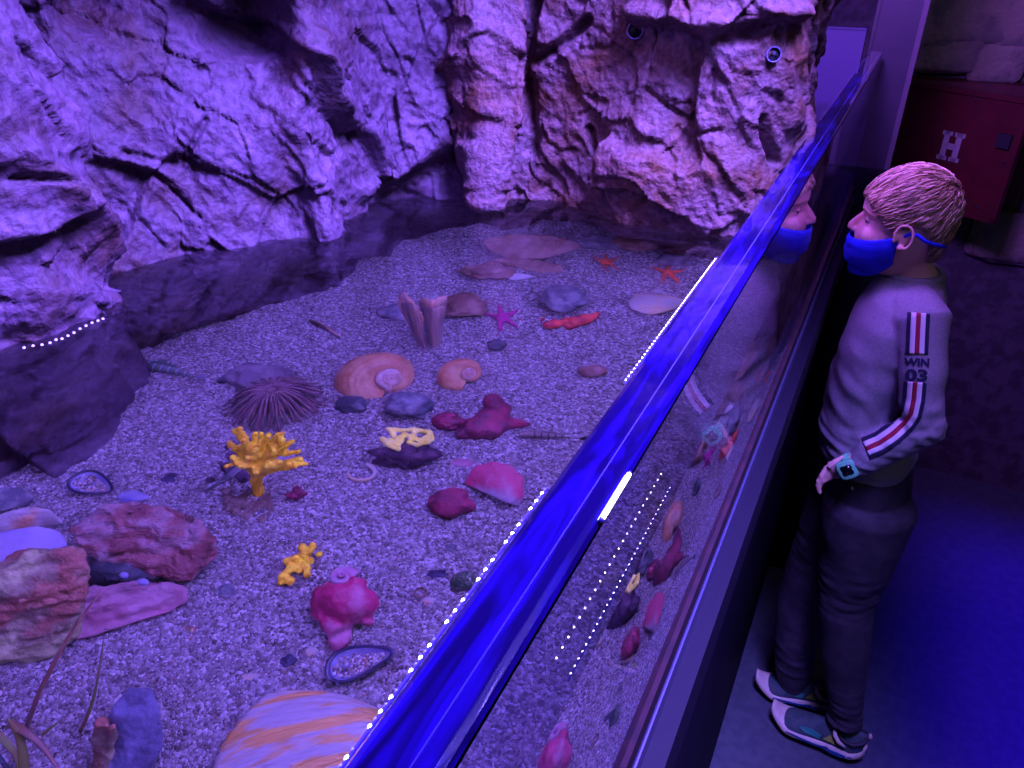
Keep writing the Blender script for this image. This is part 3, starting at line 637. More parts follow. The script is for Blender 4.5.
fan_shell('shell_fragment', 'tiny pale shell fragment left of the open mussel shell', 318, 652, 12, 10, PI, .2, 4, M_scal, thick=.0008)
fan_shell('shell_fragment', 'pale sliver of shell in front of the narrow far slab', 533, 276, 28, 12, PI, .3, 5, mat('white_shell', (.75, .72, .7), None, rough=.4), thick=.001)
stone('shell_fragment', 'dark blue broken mussel bit left of the open mussel shell', 289, 661, 16, 12, M_mus_out, cat='shell', seed=40, ang=.5, hgt=.4)
stone('shell_fragment', 'dark blue wedge of shell behind the red slab', 169, 479, 14, 10, M_mus_out, cat='shell', seed=41, ang=.5, hgt=.4)
stone('shell_fragment', 'dark chip of mussel beyond the pink whelk towards the rim', 437, 574, 18, 9, M_mus_out, cat='shell', seed=42, ang=.5, hgt=.3)
stone('shell_fragment', 'flat pale chip lying on the gravel beside the cockle shell', 252, 676, 18, 8, M_scal, cat='shell', seed=43, ang=.3, hgt=.3)
stone('shell_fragment', 'small orange chip near the rim right of the pink whelk', 429, 601, 12, 8, M_pale, cat='shell', seed=44, ang=.3, hgt=.4)
stone('shell_fragment', 'orange-brown chip on the gravel below the rose-pink slab', 190, 629, 10, 8, M_ochre, cat='shell', seed=45, ang=.3, hgt=.4)
# ring-shaped worm tube
o = S(362, 474); mm = mmp(362, 474)
MB().tube([o+RT*(math.cos(a/14*PI*1.6+2.6)*13*mm)+FW*(math.sin(a/14*PI*1.6+2.6)*11*mm)+UP*.003 for a in range(15)], [.0012+.0001*a for a in range(15)], 10).build('worm_tube', M_scal, None, label='thin curved pale worm tube in front of the cream sponge', cat='worm tube')
o = S(421, 594); MB().tube([o+RT*(math.cos(a/12*PI*2)*5*mm)+FW*(math.sin(a/12*PI*2)*5*mm)+UP*.002 for a in range(13)], .001, 8).build('worm_tube', M_brown, None, label='tiny brown ring on the gravel near the inner rim', cat='worm tube')
# pink whelk
o = S(345, 612, .0); mm = mmp(345, 612); wh = MB()
def L3(px, py, h): 
    return W2(px, py, h)
wh.ball(L3(345, 600, .022), (.021, .018, .018), 18); wh.ball(L3(338, 622, .010), (.013, .014, .012), 14); wh.ball(L3(340, 640, .005), (.008, .010, .007), 12); wh.ball(L3(325, 600, .018), (.012, .012, .012), 12)
wh.ball(L3(362, 602, .020), (.013, .012, .012), 12); wh.tube([L3(360, 603, .02), L3(372, 603, .022), L3(378, 607, .018)], [.008, .006, .003], 10)
wh.tube([L3(355, 590, .03), L3(360, 578, .034)], [.010, .006], 10); wh.tube([L3(325, 615, .016), L3(312, 613, .012)], [.007, .003], 10); wh.tube([L3(365, 618, .01), L3(372, 625, .006)], [.006, .0025], 8)
A, N_, Fq = wh.remesh(.0016, 5)
wt = thing('whelk_shell', o, 'knobbly deep pink whelk shell with a pale coiled tip, in the lower middle', 'shell')
obj('body_whorl', displace(A, N_, lambda p: .0020*fbm(p*90)), Fq, mat('whelk_pink', (.34, .018, .08), (.55, .26, .36), 34, .5, .4, 200, lo=.48, hi=.70), wt)
cc = L3(343, 578, .036); sp = MB(); pts = []; rr = []
for i in range(40):
    a = i/39*2.1*2*PI; g = math.exp(-.17*a); pts.append(cc+RT*(math.cos(a+.5)*.0098*g)+FW*(math.sin(a+.5)*.0090*g)+UP*(.011*(1-g)-.004)); rr.append(.0056*g)
sp.tube(pts, rr, 10).build('coiled_tip', mat('whelk_tip', (.60, .36, .45), (.48, .2, .3), 80, .5, .3, 200), wt, label='pale pinkish coiled tip')
# pen shells standing upright
M_pen = mat('pen_shell', (.34, .20, .15), (.20, .12, .12), 60, .4, .5, 120, stretch=(2, 2, .3)); M_pen2 = mat('pen_edge', (.62, .32, .20), (.5, .3, .22), 60, .4)
def pen(label, bx, by, tops, seedn):
    b = S(bx, 345); b = b-UP*((by-345)*mmp(bx, 345)*1.55); t = thing('pen_shell', b, label, 'shell'); n = len(tops); R = 14; V = []
    m1 = mmp(bx, 345)
    P1 = [b+RT*((x-bx)*m1)+UP*((by-y)*m1*1.55)+FW*f for x, y, f in tops]
    def at(u):
        q = u*(n-1); i = min(int(q), n-2); return P1[i].lerp(P1[i+1], q-i)
    NU = 28
    for i in range(R+1):
        s = i/R
        for j in range(NU+1):
            u = j/NU; p = b.lerp(at(u), .30+.70*s); bul = .012*math.sin(PI*u)*math.sin(PI*min(1, s*.8+.1)); rip = .0009*math.sin(u*46)*s
            V.append(p-FW*(bul+rip)+UP*(.0016*noise.noise(Vector((u*9, s*3, seedn)))*s))
    Fc = [(i*(NU+1)+j, i*(NU+1)+j+1, (i+1)*(NU+1)+j+1, (i+1)*(NU+1)+j) for i in range(R) for j in range(NU)]
    for nm, fs, mm_ in (('valve', Fc[:(R-2)*NU], M_pen), ('valve_lip', Fc[(R-2)*NU:], M_pen2)):
        ob = obj(nm, V, fs, mm_, t); sm = ob.modifiers.new('s', 'SOLIDIFY'); sm.thickness = .002
pen('left upright pen shell with a curled orange-pink lip, standing in the gravel', 428, 386, [(402, 295, 0), (401, 276, .004), (408, 269, 0), (418, 280, -.008), (424, 292, -.012), (426, 300, -.012)], 1)
pen('right upright pen shell with a pale split front, standing in the gravel', 434, 386, [(420, 288, .006), (426, 277, 0), (434, 276, -.008), (442, 275, -.004), (450, 276, .004), (449, 292, .010)], 2)
# ------------------------------------------------------------ sponges
def finger_sponge(name, label, px, py, spec, m, cat='sponge', vox=.0014, hgt=1.9, rbase=.006):
    o = S(px, py); mm = mmp(px, py); mb = MB()
    for pts, r0, r1 in spec:
        Q = [o+RT*((x-px)*mm)+UP*((py-y)*mm*hgt)+FW*f for x, y, f in pts]
        k = len(Q); mb.tube(Q, [(r0+(r1-r0)*i/(k-1))*mm for i in range(k)], 10); mb.ball(Q[-1], r1*mm*1.12, 8); mb.ball(Q[0], r0*mm, 8)
    A, N_, Fq = mb.remesh(vox, 2); return obj(name, displace(A, N_, lambda p: .0016*fbm(p*170)), Fq, m, label=label, cat=cat)
r_ = random.Random(11); spec = [([(259, 493, 0), (259, 480, 0), (262, 470, 0)], 6, 6)]
tips = [(240, 440, 0), (251, 427, .004), (257, 432, -.006), (262, 438, .012), (268, 441, -.008), (276, 437, .008), (284, 441, -.004), (290, 437, .010), (294, 436, 0), (301, 441, .006), (309, 452, -.004), (304, 455, -.010), (288, 452, -.014), (246, 446, -.012), (255, 450, -.018), (270, 455, -.020), (280, 452, -.016), (292, 450, -.012), (265, 446, .02), (282, 444, .018)]
for x, y, f in tips:
    mx_, my = 262+(x-262)*.5+r_.uniform(-2, 2), 468+(y-468)*.55+r_.uniform(-2, 2); spec.append(([(261, 474, 0), (mx_, my, f*.5), (x, y, f)], 4.6, 3.3))
    if r_.random() < .75: spec.append(([(mx_, my, f*.5), (x+r_.uniform(-8, 8), y+r_.uniform(-4, 8), f+r_.uniform(-.006, .002))], 3.6, 2.6))
finger_sponge('yellow_sponge', 'bright yellow branching fan sponge standing on a short stalk, left of middle', 259, 493, spec, M_yel)
stone('rock', 'dark purple rock carrying the cream coloured sponge', 405, 457, 64, 36, mat('dark_purple_rock', (.045, .012, .04), (.11, .05, .08), 80, .8, 1, 240), cat='rock', seed=50, ang=.3, hgt=1.0, lump=.2)
o = wat(407, 437, 1.055); mm = mmp(407, 437); mb = MB(); Q = lambda x, y, h=0: o+RT*((x-407)*mm)+FW*((437-y)*mm*1.25)+UP*h
for pl_ in ([(387, 427), (400, 428), (412, 427), (420, 429)], [(389, 428), (394, 436), (400, 440)], [(384, 441), (390, 447), (400, 450)], [(395, 442), (404, 436), (412, 437), (420, 441)], [(404, 436), (401, 445), (392, 443)], [(412, 437), (410, 446), (418, 447), (428, 444)], [(420, 429), (428, 432), (431, 439), (428, 445)], [(412, 428), (413, 437)], [(420, 441), (428, 437)]):
    mb.tube([Q(x, y, .003*math.sin(x)) for x, y in pl_], 3.1*mm, 9)
    for x, y in pl_: mb.ball(Q(x, y, .003*math.sin(x)), 3.3*mm, 8)
A, N_, Fq = mb.remesh(.0014, 2); obj('cream_sponge', displace(A, N_, lambda p: .0007*fbm(p*230)), Fq, M_cream, label='cream yellow sponge of tangled fingers on a dark purple rock', cat='sponge')
# small ball sponge at the bottom left-middle
o0 = S(298, 582); mm = mmp(298, 575); mb = MB()
for x, y, f, r in [(285, 566, 0, 4.5), (293, 564, .004, 4), (300, 560, .006, 4.5), (306, 556, .008, 4), (297, 553, .010, 4.2), (308, 552, .012, 4), (316, 559, .004, 3.6), (302, 568, -.004, 4.2), (308, 565, 0, 4), (290, 571, -.004, 4), (298, 573, -.006, 4.2), (306, 573, -.004, 4), (284, 582, -.004, 4.4), (292, 585, -.008, 4.4), (287, 578, -.002, 3.6), (308, 579, -.004, 3.6), (283, 587, -.008, 3)]:
    p = o0+RT*((x-298)*mm)+FW*((582-y)*mm*1.15)+UP*(.010+.6*f); mb.ball(p, r*mm*1.15, 12)
for a, b in (((285, 566), (306, 556)), ((285, 572), (306, 573)), ((287, 580), (300, 566)), ((286, 584), (292, 585)), ((306, 573), (308, 579))):
    mb.tube([o0+RT*((a[0]-298)*mm)+FW*((582-a[1])*mm*1.15)+UP*.008, o0+RT*((b[0]-298)*mm)+FW*((582-b[1])*mm*1.15)+UP*.008], 2.6*mm, 8)
A, N_, Fq = mb.remesh(.0011, 1); obj('yellow_sponge', displace(A, N_, lambda p: .0004*fbm(p*230)), Fq, M_yel, label='small cluster of yellow knobs lying on the gravel, left of the pink whelk', cat='sponge')
# ------------------------------------------------------------ anemone
o = S(275, 404); mm = mmp(275, 404); an = thing('sea_anemone', o, 'brown sea anemone with dozens of thin drooping tentacles, behind the yellow fan sponge', 'anemone')
MB().ball(o+UP*.014, (.026, .022, .017), 20).build('column', M_anem, an)
r_ = random.Random(3)
for i in range(96):
    a = 2*PI*i/96+r_.uniform(-.05, .05); lay = i % 3; ln = r_.uniform(.8, 1.08); R_ = (50*mm, 46*mm); u = RT*math.cos(a)*R_[0]+FW*math.sin(a)*R_[1]
    b0 = o+u*(.10+.06*lay)+UP*(.030-.003*lay); wob = RT.cross(UP)*0+Vector((-u.y, u.x, 0)).normalized()*r_.uniform(-.006, .006)
    P_ = [b0, o+u*.42*ln+UP*(.034-.006*lay), o+u*.72*ln+wob*.6+UP*(.019-.004*lay), o+u*ln+wob+UP*.003]
    Q_ = []
    for s in range(9):
        t = s/8*3; k_ = min(int(t), 2); Q_.append(P_[k_].lerp(P_[k_+1], t-k_))
    for _ in range(2): Q_ = [Q_[0]]+[(Q_[j-1]+Q_[j]*2+Q_[j+1])/4 for j in range(1, 8)]+[Q_[-1]]
    MB().tube(Q_, [.0016-.00008*s for s in range(9)], 6).build('tentacle', M_anem, an)
# ------------------------------------------------------------ starfish and seaweed-like bits
def starfish(label, px, py, size, m, spin, arms=5, curl=.12, fat=.22, sq=.8, skip=()):
    o = S(px, py); mm = mmp(px, py); R_ = size*mm/2; mb = MB(); mb.ball(o+UP*.004, (R_*.32, R_*.32, R_*.2), 12)
    for k in range(arms):
        if k in skip: continue
        a = spin+2*PI*k/arms; d = RT*math.cos(a)+FW*math.sin(a)*1.25; n_ = Vector((-d.y, d.x, 0))
        mb.tube([o+d*(R_*s)+n_*(curl*R_*s*s*math.sin(k*2.1+1))+UP*(.005-.002*s) for s in (0, .25, .5, .75, 1)], [R_*fat, R_*fat*.85, R_*fat*.65, R_*fat*.45, R_*fat*.22], 9)
    A, N_, Fq = mb.remesh(max(.0012, R_*.05), 3); return obj('starfish', displace(A, N_, lambda p: .0007*fbm(p*300)), Fq, m, label=label, cat='starfish')
M_mag = mat('magenta', (.50, .02, .22), (.32, .015, .14), 150, .6, .5, 500)
M_or = mat('orange_star', (.75, .10, .025), (.55, .06, .02), 150, .6, .5, 500)
starfish('magenta starfish with curled arms right of the pen shells', 503, 319, 42, M_mag, .5, curl=.35)
starfish('orange-red starfish with spread arms near the far inner rim', 668, 273, 38, M_or, .1, fat=.2, curl=.4, sq=.5)
starfish('thin-armed orange starfish farther back, left of the dark far stone', 607, 262, 36, M_or, .3, fat=.13, curl=.6)
M_redlobe = mat('red_lobe', (.50, .05, .03), (.30, .015, .03), 60, .6, .4, 260)
blob('red_sponge', 'red and orange sponge of two joined lobes, right of the magenta starfish', [(549, 325, .004, 6), (555, 324, .005, 7), (566, 322, .006, 6), (575, 322, .008, 8), (585, 319, .009, 7.5), (593, 316, .009, 5), (598, 313, .009, 3), (543, 319, .008, 3), (570, 326, .004, 6)], M_redlobe, 'sponge', vox=.0016)
# ------------------------------------------------------------ animals
def fish(label, px0, py0, px1, py1, thick, m1, m2, z=.006, nb=9, name='fish'):
    a, b = wat(px0, py0, 1.03), wat(px1, py1, 1.03); a.z = sandz(a.x, a.y)+z; b.z = sandz(b.x, b.y)+z; mm = mmp(px0, py0); r = thick*mm/2
    t = thing(name, (a+b)/2, label, 'fish'); d = (b-a); n_ = Vector((-d.y, d.x, 0)).normalized(); N = 36; rings = []; mb = MB(); P_ = []
    for i in range(N+1):
        s = i/N; w = r*(math.sin(PI*min(1, (s*1.05+.06))**.7)**.8 if s < .95 else .18); w = max(w, r*.16)
        c = a+d*s+n_*(.10*d.length*math.sin(s*PI*1.3)*.35); P_.append(c); rings.append([c+n_*(w*.8*math.cos(2*PI*j/14))+UP*(w*math.sin(2*PI*j/14)) for j in range(14)])
    mb.loft(rings)
    for k in range(N*14): mb.M[k] = 1 if (k//14) % 4 == 1 and 5 < k//14 < N-1 else 0
    mb.build('body', [m1, m2], t)
    e = P_[-1]; dn = d.normalized()
    MB().loft([[e-dn*.002+UP*r*.15, e-dn*.002-UP*r*.15, e-dn*.002-UP*r*.15+n_*.0005, e-dn*.002+UP*r*.15+n_*.0005], [e+dn*r*1.2+UP*r*.8, e+dn*r*1.2-UP*r*.7, e+dn*r*1.2-UP*r*.7+n_*.0005, e+dn*r*1.2+UP*r*.8+n_*.0005]]).build('tail_fin', m2, t)
    k0, k1 = 9, 27; V = []; 
    for i in range(k0, k1): V += [P_[i]+UP*r*.8, P_[i]+UP*(r*.8+r*.8*math.sin(PI*(i-k0+.5)/(k1-k0)))]
    Fc = [(2*i, 2*i+1, 2*i+3, 2*i+2) for i in range(k1-k0-1)]; f = obj('dorsal_fin', V, Fc, m1, t); sm = f.modifiers.new('s', 'SOLIDIFY'); sm.thickness = .0005
    for q in (-1, 1):
        MB().ball(P_[3]+n_*(q*r*.5)+UP*r*.45, r*.16, 8).build('eye', M_black, t)
        c = P_[10]+n_*(q*r*.8); MB().ball(c+n_*(q*r*.5)-UP*r*.3-dn*(-r*.2), (r*.55, r*.5, r*.10), 8).build('pectoral_fin', m1, t)
M_fg = mat('fish_green', (.06, .12, .07), (.10, .15, .12), 80, .5, .2, 300); M_fl = mat('fish_lilac', (.30, .24, .34), None, rough=.5); M_fb = mat('fish_brown', (.24, .18, .14), None, rough=.5); M_fd = mat('fish_dark', (.04, .035, .05), None, rough=.5)
fish('greenish fish with lilac bands on the gravel by the foot of the left rocks', 132, 362, 196, 376, 20, M_fg, M_fl)
fish('slim brown fish with dark bands lying beside the inner rim', 520, 434, 580, 436, 10, M_fb, M_fd)
o = S(310, 322); q = S(340, 338); MB().tube([o+UP*.004, o.lerp(q, .5)+UP*.007, q+UP*.003], [.0024, .0028, .0015], 10).build('twig', M_brown, None, label='short thin reddish twig on the gravel behind the big snail shell', cat='twig')
o = S(218, 384); q = S(250, 374); MB().tube([o+UP*.004, o.lerp(q, .5)+UP*.008, q+UP*.012], [.003, .004, .004], 10).build('twig', M_dark, None, label='dark stub of twig left of the stone behind the anemone', cat='twig')
o = S(205, 492); q = S(243, 470); MB().tube([o+UP*.002, o.lerp(q, .4)+UP*.003, q+UP*.006], [.001, .0018, .005], 10).build('twig', M_grey, None, label='bluish tapering twig left of the foot of the yellow fan sponge', cat='twig')
# ------------------------------------------------------------ seagrass at the lower left
M_grass = mat('seagrass', (.12, .20, .03), (.20, .10, .04), 24, .5, .1, 80); M_grassb = mat('seagrass_brown', (.22, .10, .06), (.12, .07, .05), 30, .5)
def blade(label, pts, w, m):
    """pts: (px, py, height over gravel)"""
    P_ = [wat(x, y, 1.024+h) for x, y, h in pts]; Q_ = []
    for s in range(17):
        t = s/16*(len(P_)-1); k_ = min(int(t), len(P_)-2); Q_.append(P_[k_].lerp(P_[k_+1], t-k_))
    for _ in range(3): Q_ = [Q_[0]]+[(Q_[j-1]+Q_[j]*2+Q_[j+1])/4 for j in range(1, 16)]+[Q_[-1]]
    MB().tube(Q_, [(w*.25, w*(1-.75*(s/16)**2)) for s in range(17)], 8).build('seagrass_blade', m, None, label=label, cat='seagrass', group='seagrass blades at the lower left')
blade('long brown seagrass blade rising across the rose-pink slab', [(24, 735, .0), (40, 690, .03), (62, 650, .055), (80, 620, .07), (100, 592, .08)], .0022, M_grassb)
blade('green and brown blade standing alone right of the long brown one', [(80, 732, .0), (92, 705, .02), (99, 675, .035), (104, 640, .05)], .0019, M_grass)
blade('curved olive blade at the bottom corner', [(24, 800, 0), (25, 765, .015), (20, 735, .03), (8, 718, .04)], .0034, M_grass)
blade('brown blade drooping right along the bottom edge', [(10, 722, .03), (26, 732, .034), (42, 745, .03), (58, 770, .02)], .0026, M_grassb)
blade('short green blade at the very left of the bottom corner', [(-8, 728, .03), (5, 740, .03), (18, 756, .02), (22, 790, .0)], .0024, M_grass)
blade('stubby green blade tip just above the drooping brown blade', [(42, 735, .003), (50, 728, .008), (59, 721, .012)], .0018, M_grass)
blade('dark thin blade crossing the bottom left corner', [(-6, 750, .03), (6, 765, .02), (20, 790, .0)], .0016, M_dark)
# bubbles strung along the water line at the left rocks
V0, F0 = ICO[2]; proto = None; wlb = [(24, 346), (33, 344), (42, 343), (50, 341), (56, 338), (62, 337), (68, 334), (74, 331), (80, 327), (86, 324), (92, 321), (98, 319), (103, 317)]
for i, (x, y) in enumerate(wlb):
    p = atz(x, y+2, WZ)
    if proto is None:
        proto = obj('air_bubble', [p+v*.0013 for v in V0], F0, mat('bubble', (.8, .75, .9), None, rough=.1, coat=1), None, label='tiny bright bubble in the row along the left water line', cat='bubble', group='air bubbles along the left water line'); pp = p
    else:
        c = proto.copy(); C.objects.link(c); c.location = proto.location+(p-pp)

# ------------------------------------------------------------ the boy
J = aty
person = thing('person', (.09, 1.31, 0), 'boy in grey sweater and blue face mask standing pressed up to the acrylic wall', 'person')
M_skin = mat('skin', (.62, .36, .28), (.68, .42, .34), 20, .68, .1, 400, sss=.15)
M_hair = mat('hair', (.36, .24, .13), (.17, .10, .06), 26, .42, .2, 500, c3=(.27, .17, .09))
M_sweat = mat('sweater_grey', (.26, .25, .28), (.31, .30, .33), 300, .9, .35, 900)
M_trou = mat('trousers', (.030, .024, .038), (.045, .036, .05), 40, .85, .4, 600)
YC = 1.305
body = MB()
sl = [(1.088, -.006, .046, .026), (1.094, -.024, .056, .035), (1.104, -.032, .066, .042), (1.117, -.033, .076, .048), (1.130, -.036, .085, .054), (1.143, -.036, .091, .058), (1.156, -.033, .095, .060), (1.166, -.0285, .097, .061),
      (1.174, -.0265, .098, .063), (1.184, -.0325, .099, .064), (1.197, -.0325, .099, .065), (1.212, -.027, .096, .063), (1.226, -.015, .089, .057), (1.238, .000, .077, .046), (1.246, .018, .060, .030), (1.250, .036, .044, .008)]
rings = []
for z, xf, xb, w_ in sl:
    c = (xf+xb)/2; rx = (xb-xf)/2; R_ = []
    for j in range(40):
        a = 2*PI*j/40; ca, sa = math.cos(a), math.sin(a); e = .9 if ca < 0 else 1.0
        R_.append(Vector((c+rx*math.copysign(abs(ca)**e, ca), YC+w_*math.copysign(abs(sa)**.9, sa)*(1-.10*(ca < 0)*ca*ca), z)))
    rings.append(R_)
body.loft(rings)
body.tube([(-.024, YC, 1.178), (-.032, YC, 1.168), (-.0395, YC, 1.158), (-.0440, YC, 1.1515)], [.0045, .0055, .0062, .0066], 12)  # nose
body.ball((-.0430, YC, 1.1505), (.0066, .0066, .0055), 12)
for s in (-1, 1):
    body.ball((-.0365, YC+s*.0068, 1.1480), (.0055, .0042, .0042), 10)
    body.ball((-.015, YC+s*.034, 1.148), (.012, .013, .015), 14)       # cheek
    # ear: shell, rim, lobe
    ec = J(903, 236, YC-.064) if s < 0 else Vector((J(903, 236, YC-.064).x, YC+.064, J(903, 236, YC-.064).z))
    body.ball(ec+Vector((.002, 0, 0)), (.011, .005, .017), 14)
    pts = [ec+Vector((.001+.0125*math.cos(a), s*(.006+.0035*(math.cos(a) > -.3)), .0185*math.sin(a))) for a in [math.radians(q) for q in range(-75, 215, 18)]]
    body.tube(pts, .0027, 8); body.ball(ec+Vector((.000, s*.004, -.018)), (.006, .0035, .006), 10); body.ball(ec+Vector((-.0075, s*.003, -.003)), (.003, .0035, .006), 8)
# neck and hidden trunk
body.tube([(.046, YC+.004, 1.125), (.056, YC+.006, 1.095), (.062, YC+.008, 1.06)], [(.036, .034), (.035, .034), (.045, .05)], 22)
def ell(z, cx, rx, ry, cy_=1.315, n=36, p=1.0):
    return [Vector((cx+rx*math.copysign(abs(math.cos(2*PI*j/n))**p, math.cos(2*PI*j/n)), cy_+ry*math.copysign(abs(math.sin(2*PI*j/n))**p, math.sin(2*PI*j/n)), z)) for j in range(n)]
body.loft([ell(*r) for r in ((1.075, .062, .036, .05), (1.04, .062, .05, .09), (.97, .052, .058, .10), (.85, .05, .056, .092), (.74, .066, .064, .098), (.66, .075, .062, .098))])
shL, elL, wrL = J(923, 322, 1.222), J(921, 428, 1.19), J(852, 464, 1.195)
shR, elR, wrR = Vector((shL.x-.01, 1.405, shL.z)), Vector((elL.x-.03, 1.44, elL.z)), Vector((wrL.x, 1.41, wrL.z+.02))
hkn, hft = J(834, 470, 1.192), J(823, 479, 1.19)
for s, (a, b, c) in ((-1, (shL, elL, wrL)), (1, (shR, elR, wrR))):
    body.tube([a, a.lerp(b, .5), b, b.lerp(c, .5), c], [.028, .026, .023, .021, .016], 14)
    d = (hkn-wrL).normalized(); side = Vector((.1, 0, 1)).normalized(); out = d.cross(side).normalized()
    k = c+d*.034; body.tube([c, c+d*.012, k], [(.013, .012), (.016, .011), (.019, .009)], 14)
    for q, (off, ln) in enumerate(((-.0135, .026), (-.0045, .031), (.0045, .034), (.0135, .031))):
        p0 = k+side*off-d*.006; b1 = k+side*off*1.1+d*ln*.45-Vector((0, 0, .003)); b2 = b1+d*ln*.22-Vector((0, 0, ln*.38))+out*.004*s; b3 = b2-Vector((0, 0, ln*.34))+Vector((.004, 0, 0))
        body.tube([p0, b1, b2, b3], [.0056, .0053, .0049, .0042], 9); body.ball(b3, .0042, 8)
    t0 = c+d*.010+side*.010; body.tube([t0, t0+d*.013+side*.012, t0+d*.027+side*.012-out*.004, t0+d*.036+side*.006-out*.006], [.0075, .0066, .0056, .0046], 9)
LEG = [((869, 505), 1.268, .066), ((860, 550), 1.265, .056), ((846, 600), 1.265, .042), ((845, 650), 1.268, .038), ((846, 712), 1.272, .026)]
LEGR = [((852, 498), 1.365, .066), ((828, 550), 1.37, .056), ((802, 600), 1.37, .042), ((795, 650), 1.368, .038), ((792, 688), 1.362, .026)]
for lg in (LEG, LEGR):
    body.tube([J(*p, y) for p, y, r in lg]+[J(*lg[-1][0], lg[-1][1])*1+Vector((.0, 0, -.03))], [r*.85 for _, _, r in lg]+[.022], 16)
A, N_, Fq = body.remesh(.0020, 4, .5)
obj('body', A, Fq, M_skin, person)
bvh = BVHTree.FromPolygons([Vector(a) for a in A], Fq)
# eyes, lids, brows
for s in (-1, 1):
    hit = bvh.ray_cast(Vector((-.2, YC+s*.0275, 1.1725)), Vector((1, 0, 0)))[0]; e = hit+Vector((.0058, 0, 0))
    ey = MB().ball(e, .0082, 16).build('eye', mat('eye_white', (.7, .68, .68), None, rough=.15), person)
    MB().ball(e+Vector((-.0050, s*.001, -.0018)), (.0037, .0042, .0042), 12).build('iris', mat('iris', (.05, .07, .10), None, rough=.1), ey)
    V = []; n, mm2 = 20, 10
    for i in range(mm2+1):
        el = math.radians(90-i*82/mm2*1.12)
        for j in range(n+1):
            az = math.radians(-82+164*j/n); V.append(e+Vector((-math.cos(az)*math.cos(el), math.sin(az)*math.cos(el), math.sin(el)))*.0091)
    MB().add(V, [(i*(n+1)+j, i*(n+1)+j+1, (i+1)*(n+1)+j+1, (i+1)*(n+1)+j) for i in range(mm2) for j in range(n)]).build('eyelid', M_skin, person)
    lash = V[-(n+1):]; MB().tube([lash[j]+Vector((-.0006, 0, 0)) for j in range(2, n, 2)], .0007, 6).build('eyelash', mat('lash', (.05, .03, .02), None), person)
    bp_ = []
    for yy in range(9):
        o_ = Vector((-.2, YC+s*(.012+.0042*yy), 1.186+.0022*math.sin(yy/8*PI)-.0004*yy)); h_ = bvh.ray_cast(o_, Vector((1, 0, 0)))[0]
        if h_: bp_.append(h_+Vector((-.0003, 0, 0)))
    MB().tube(bp_, [.0009+.0008*math.sin(PI*i/(len(bp_)-1)) for i in range(len(bp_))], 6).build('eyebrow', M_hair, person)
# hair
HC = Vector((.034, YC, 1.175)); crown = Vector((.088, YC-.004, 1.222))
ZM = [(0, 1.208), (30, 1.205), (52, 1.190), (66, 1.176), (78, 1.158), (88, 1.178), (100, 1.186), (116, 1.176), (128, 1.142), (145, 1.124), (180, 1.116)]
def zmin(ph):
    ph = abs(ph)
    for a, b in zip(ZM, ZM[1:]):
        if ph <= b[0]: return a[1]+(b[1]-a[1])*(ph-a[0])/(b[0]-a[0])
    return ZM[-1][1]
def phi(p): return math.degrees(math.atan2(p.y-HC.y, -(p.x-HC.x)))
# head-only surface to comb over: the skull slices without ears
hm = MB().loft(rings); hm.tube([(.052, YC, 1.15), (.058, YC+.004, 1.09)], [(.038, .034), (.032, .032)], 22)
HA, HN, HF = hm.remesh(.003, 6); hb_ = BVHTree.FromPolygons([Vector(a) for a in HA], HF)
cap = [i for i in range(len(HA)) if HA[i][2] > zmin(phi(Vector(HA[i])))+.001]; ix = {i: k for k, i in enumerate(cap)}
CV = np.array([HA[i]+HN[i]*(.0045+.0012*noise.noise(Vector(HA[i])*60)) for i in cap]); CF = [tuple(ix[v] for v in f) for f in HF if all(v in ix for v in f)]
hair = obj('hair', CV, CF, M_hair, person, label='short straight dark blond hair combed forward'); sm = hair.modifiers.new('s', 'SOLIDIFY'); sm.thickness = .005; sm.offset = -1
st = MB(); r_ = random.Random(2); cnt = 0
while cnt < 3000:
    v = Vector((r_.gauss(0, 1), r_.gauss(0, 1), r_.gauss(0, 1))).normalized(); p = HC+v*.12; p, n_, _, _ = hb_.find_nearest(p)
    if p.z < zmin(phi(p))+.004: continue
    cnt += 1; P_ = []; q = p.copy(); lift = r_.uniform(.0045, .0085); ln = r_.randint(5, 8); jit = Vector((r_.gauss(0, .10), r_.gauss(0, .10), r_.gauss(0, .10)))
    for k in range(ln):
        q2, n_, _, _ = hb_.find_nearest(q); P_.append(q2+n_*(lift*(1 if k else .5)-.0006*k))
        d = (q2-crown); d = d-n_*d.dot(n_)
        fr = max(0, min(1, (.075-q2.x)/.06)); d = d.normalized()+Vector((-.75*fr, 0, -.45))+jit; d = (d-n_*d.dot(n_)).normalized()
        q = q2+d*.0062
        if q.z < zmin(phi(q))-.006: break
    if len(P_) < 3: continue
    w0 = r_.uniform(.0006, .0012); st.tube(P_, [w0*(1-.75*(k/(len(P_)-1))**2) for k in range(len(P_))], 4)
M_str, nt_, pb_ = new_mat('strands'); g_ = nt_.nodes.new('ShaderNodeNewGeometry'); rr_ = nt_.nodes.new('ShaderNodeValToRGB'); e_ = rr_.color_ramp.elements
e_[0].color = (.10, .055, .03, 1); e_[1].color = (.62, .46, .30, 1); e_.new(.5).color = (.30, .19, .10, 1)
nt_.links.new(g_.outputs['Random Per Island'], rr_.inputs[0]); nt_.links.new(rr_.outputs[0], pb_.inputs['Base Color']); pb_.inputs['Roughness'].default_value = .35
so = st.build('strands', M_str, hair); so['kind'] = 'stuff'
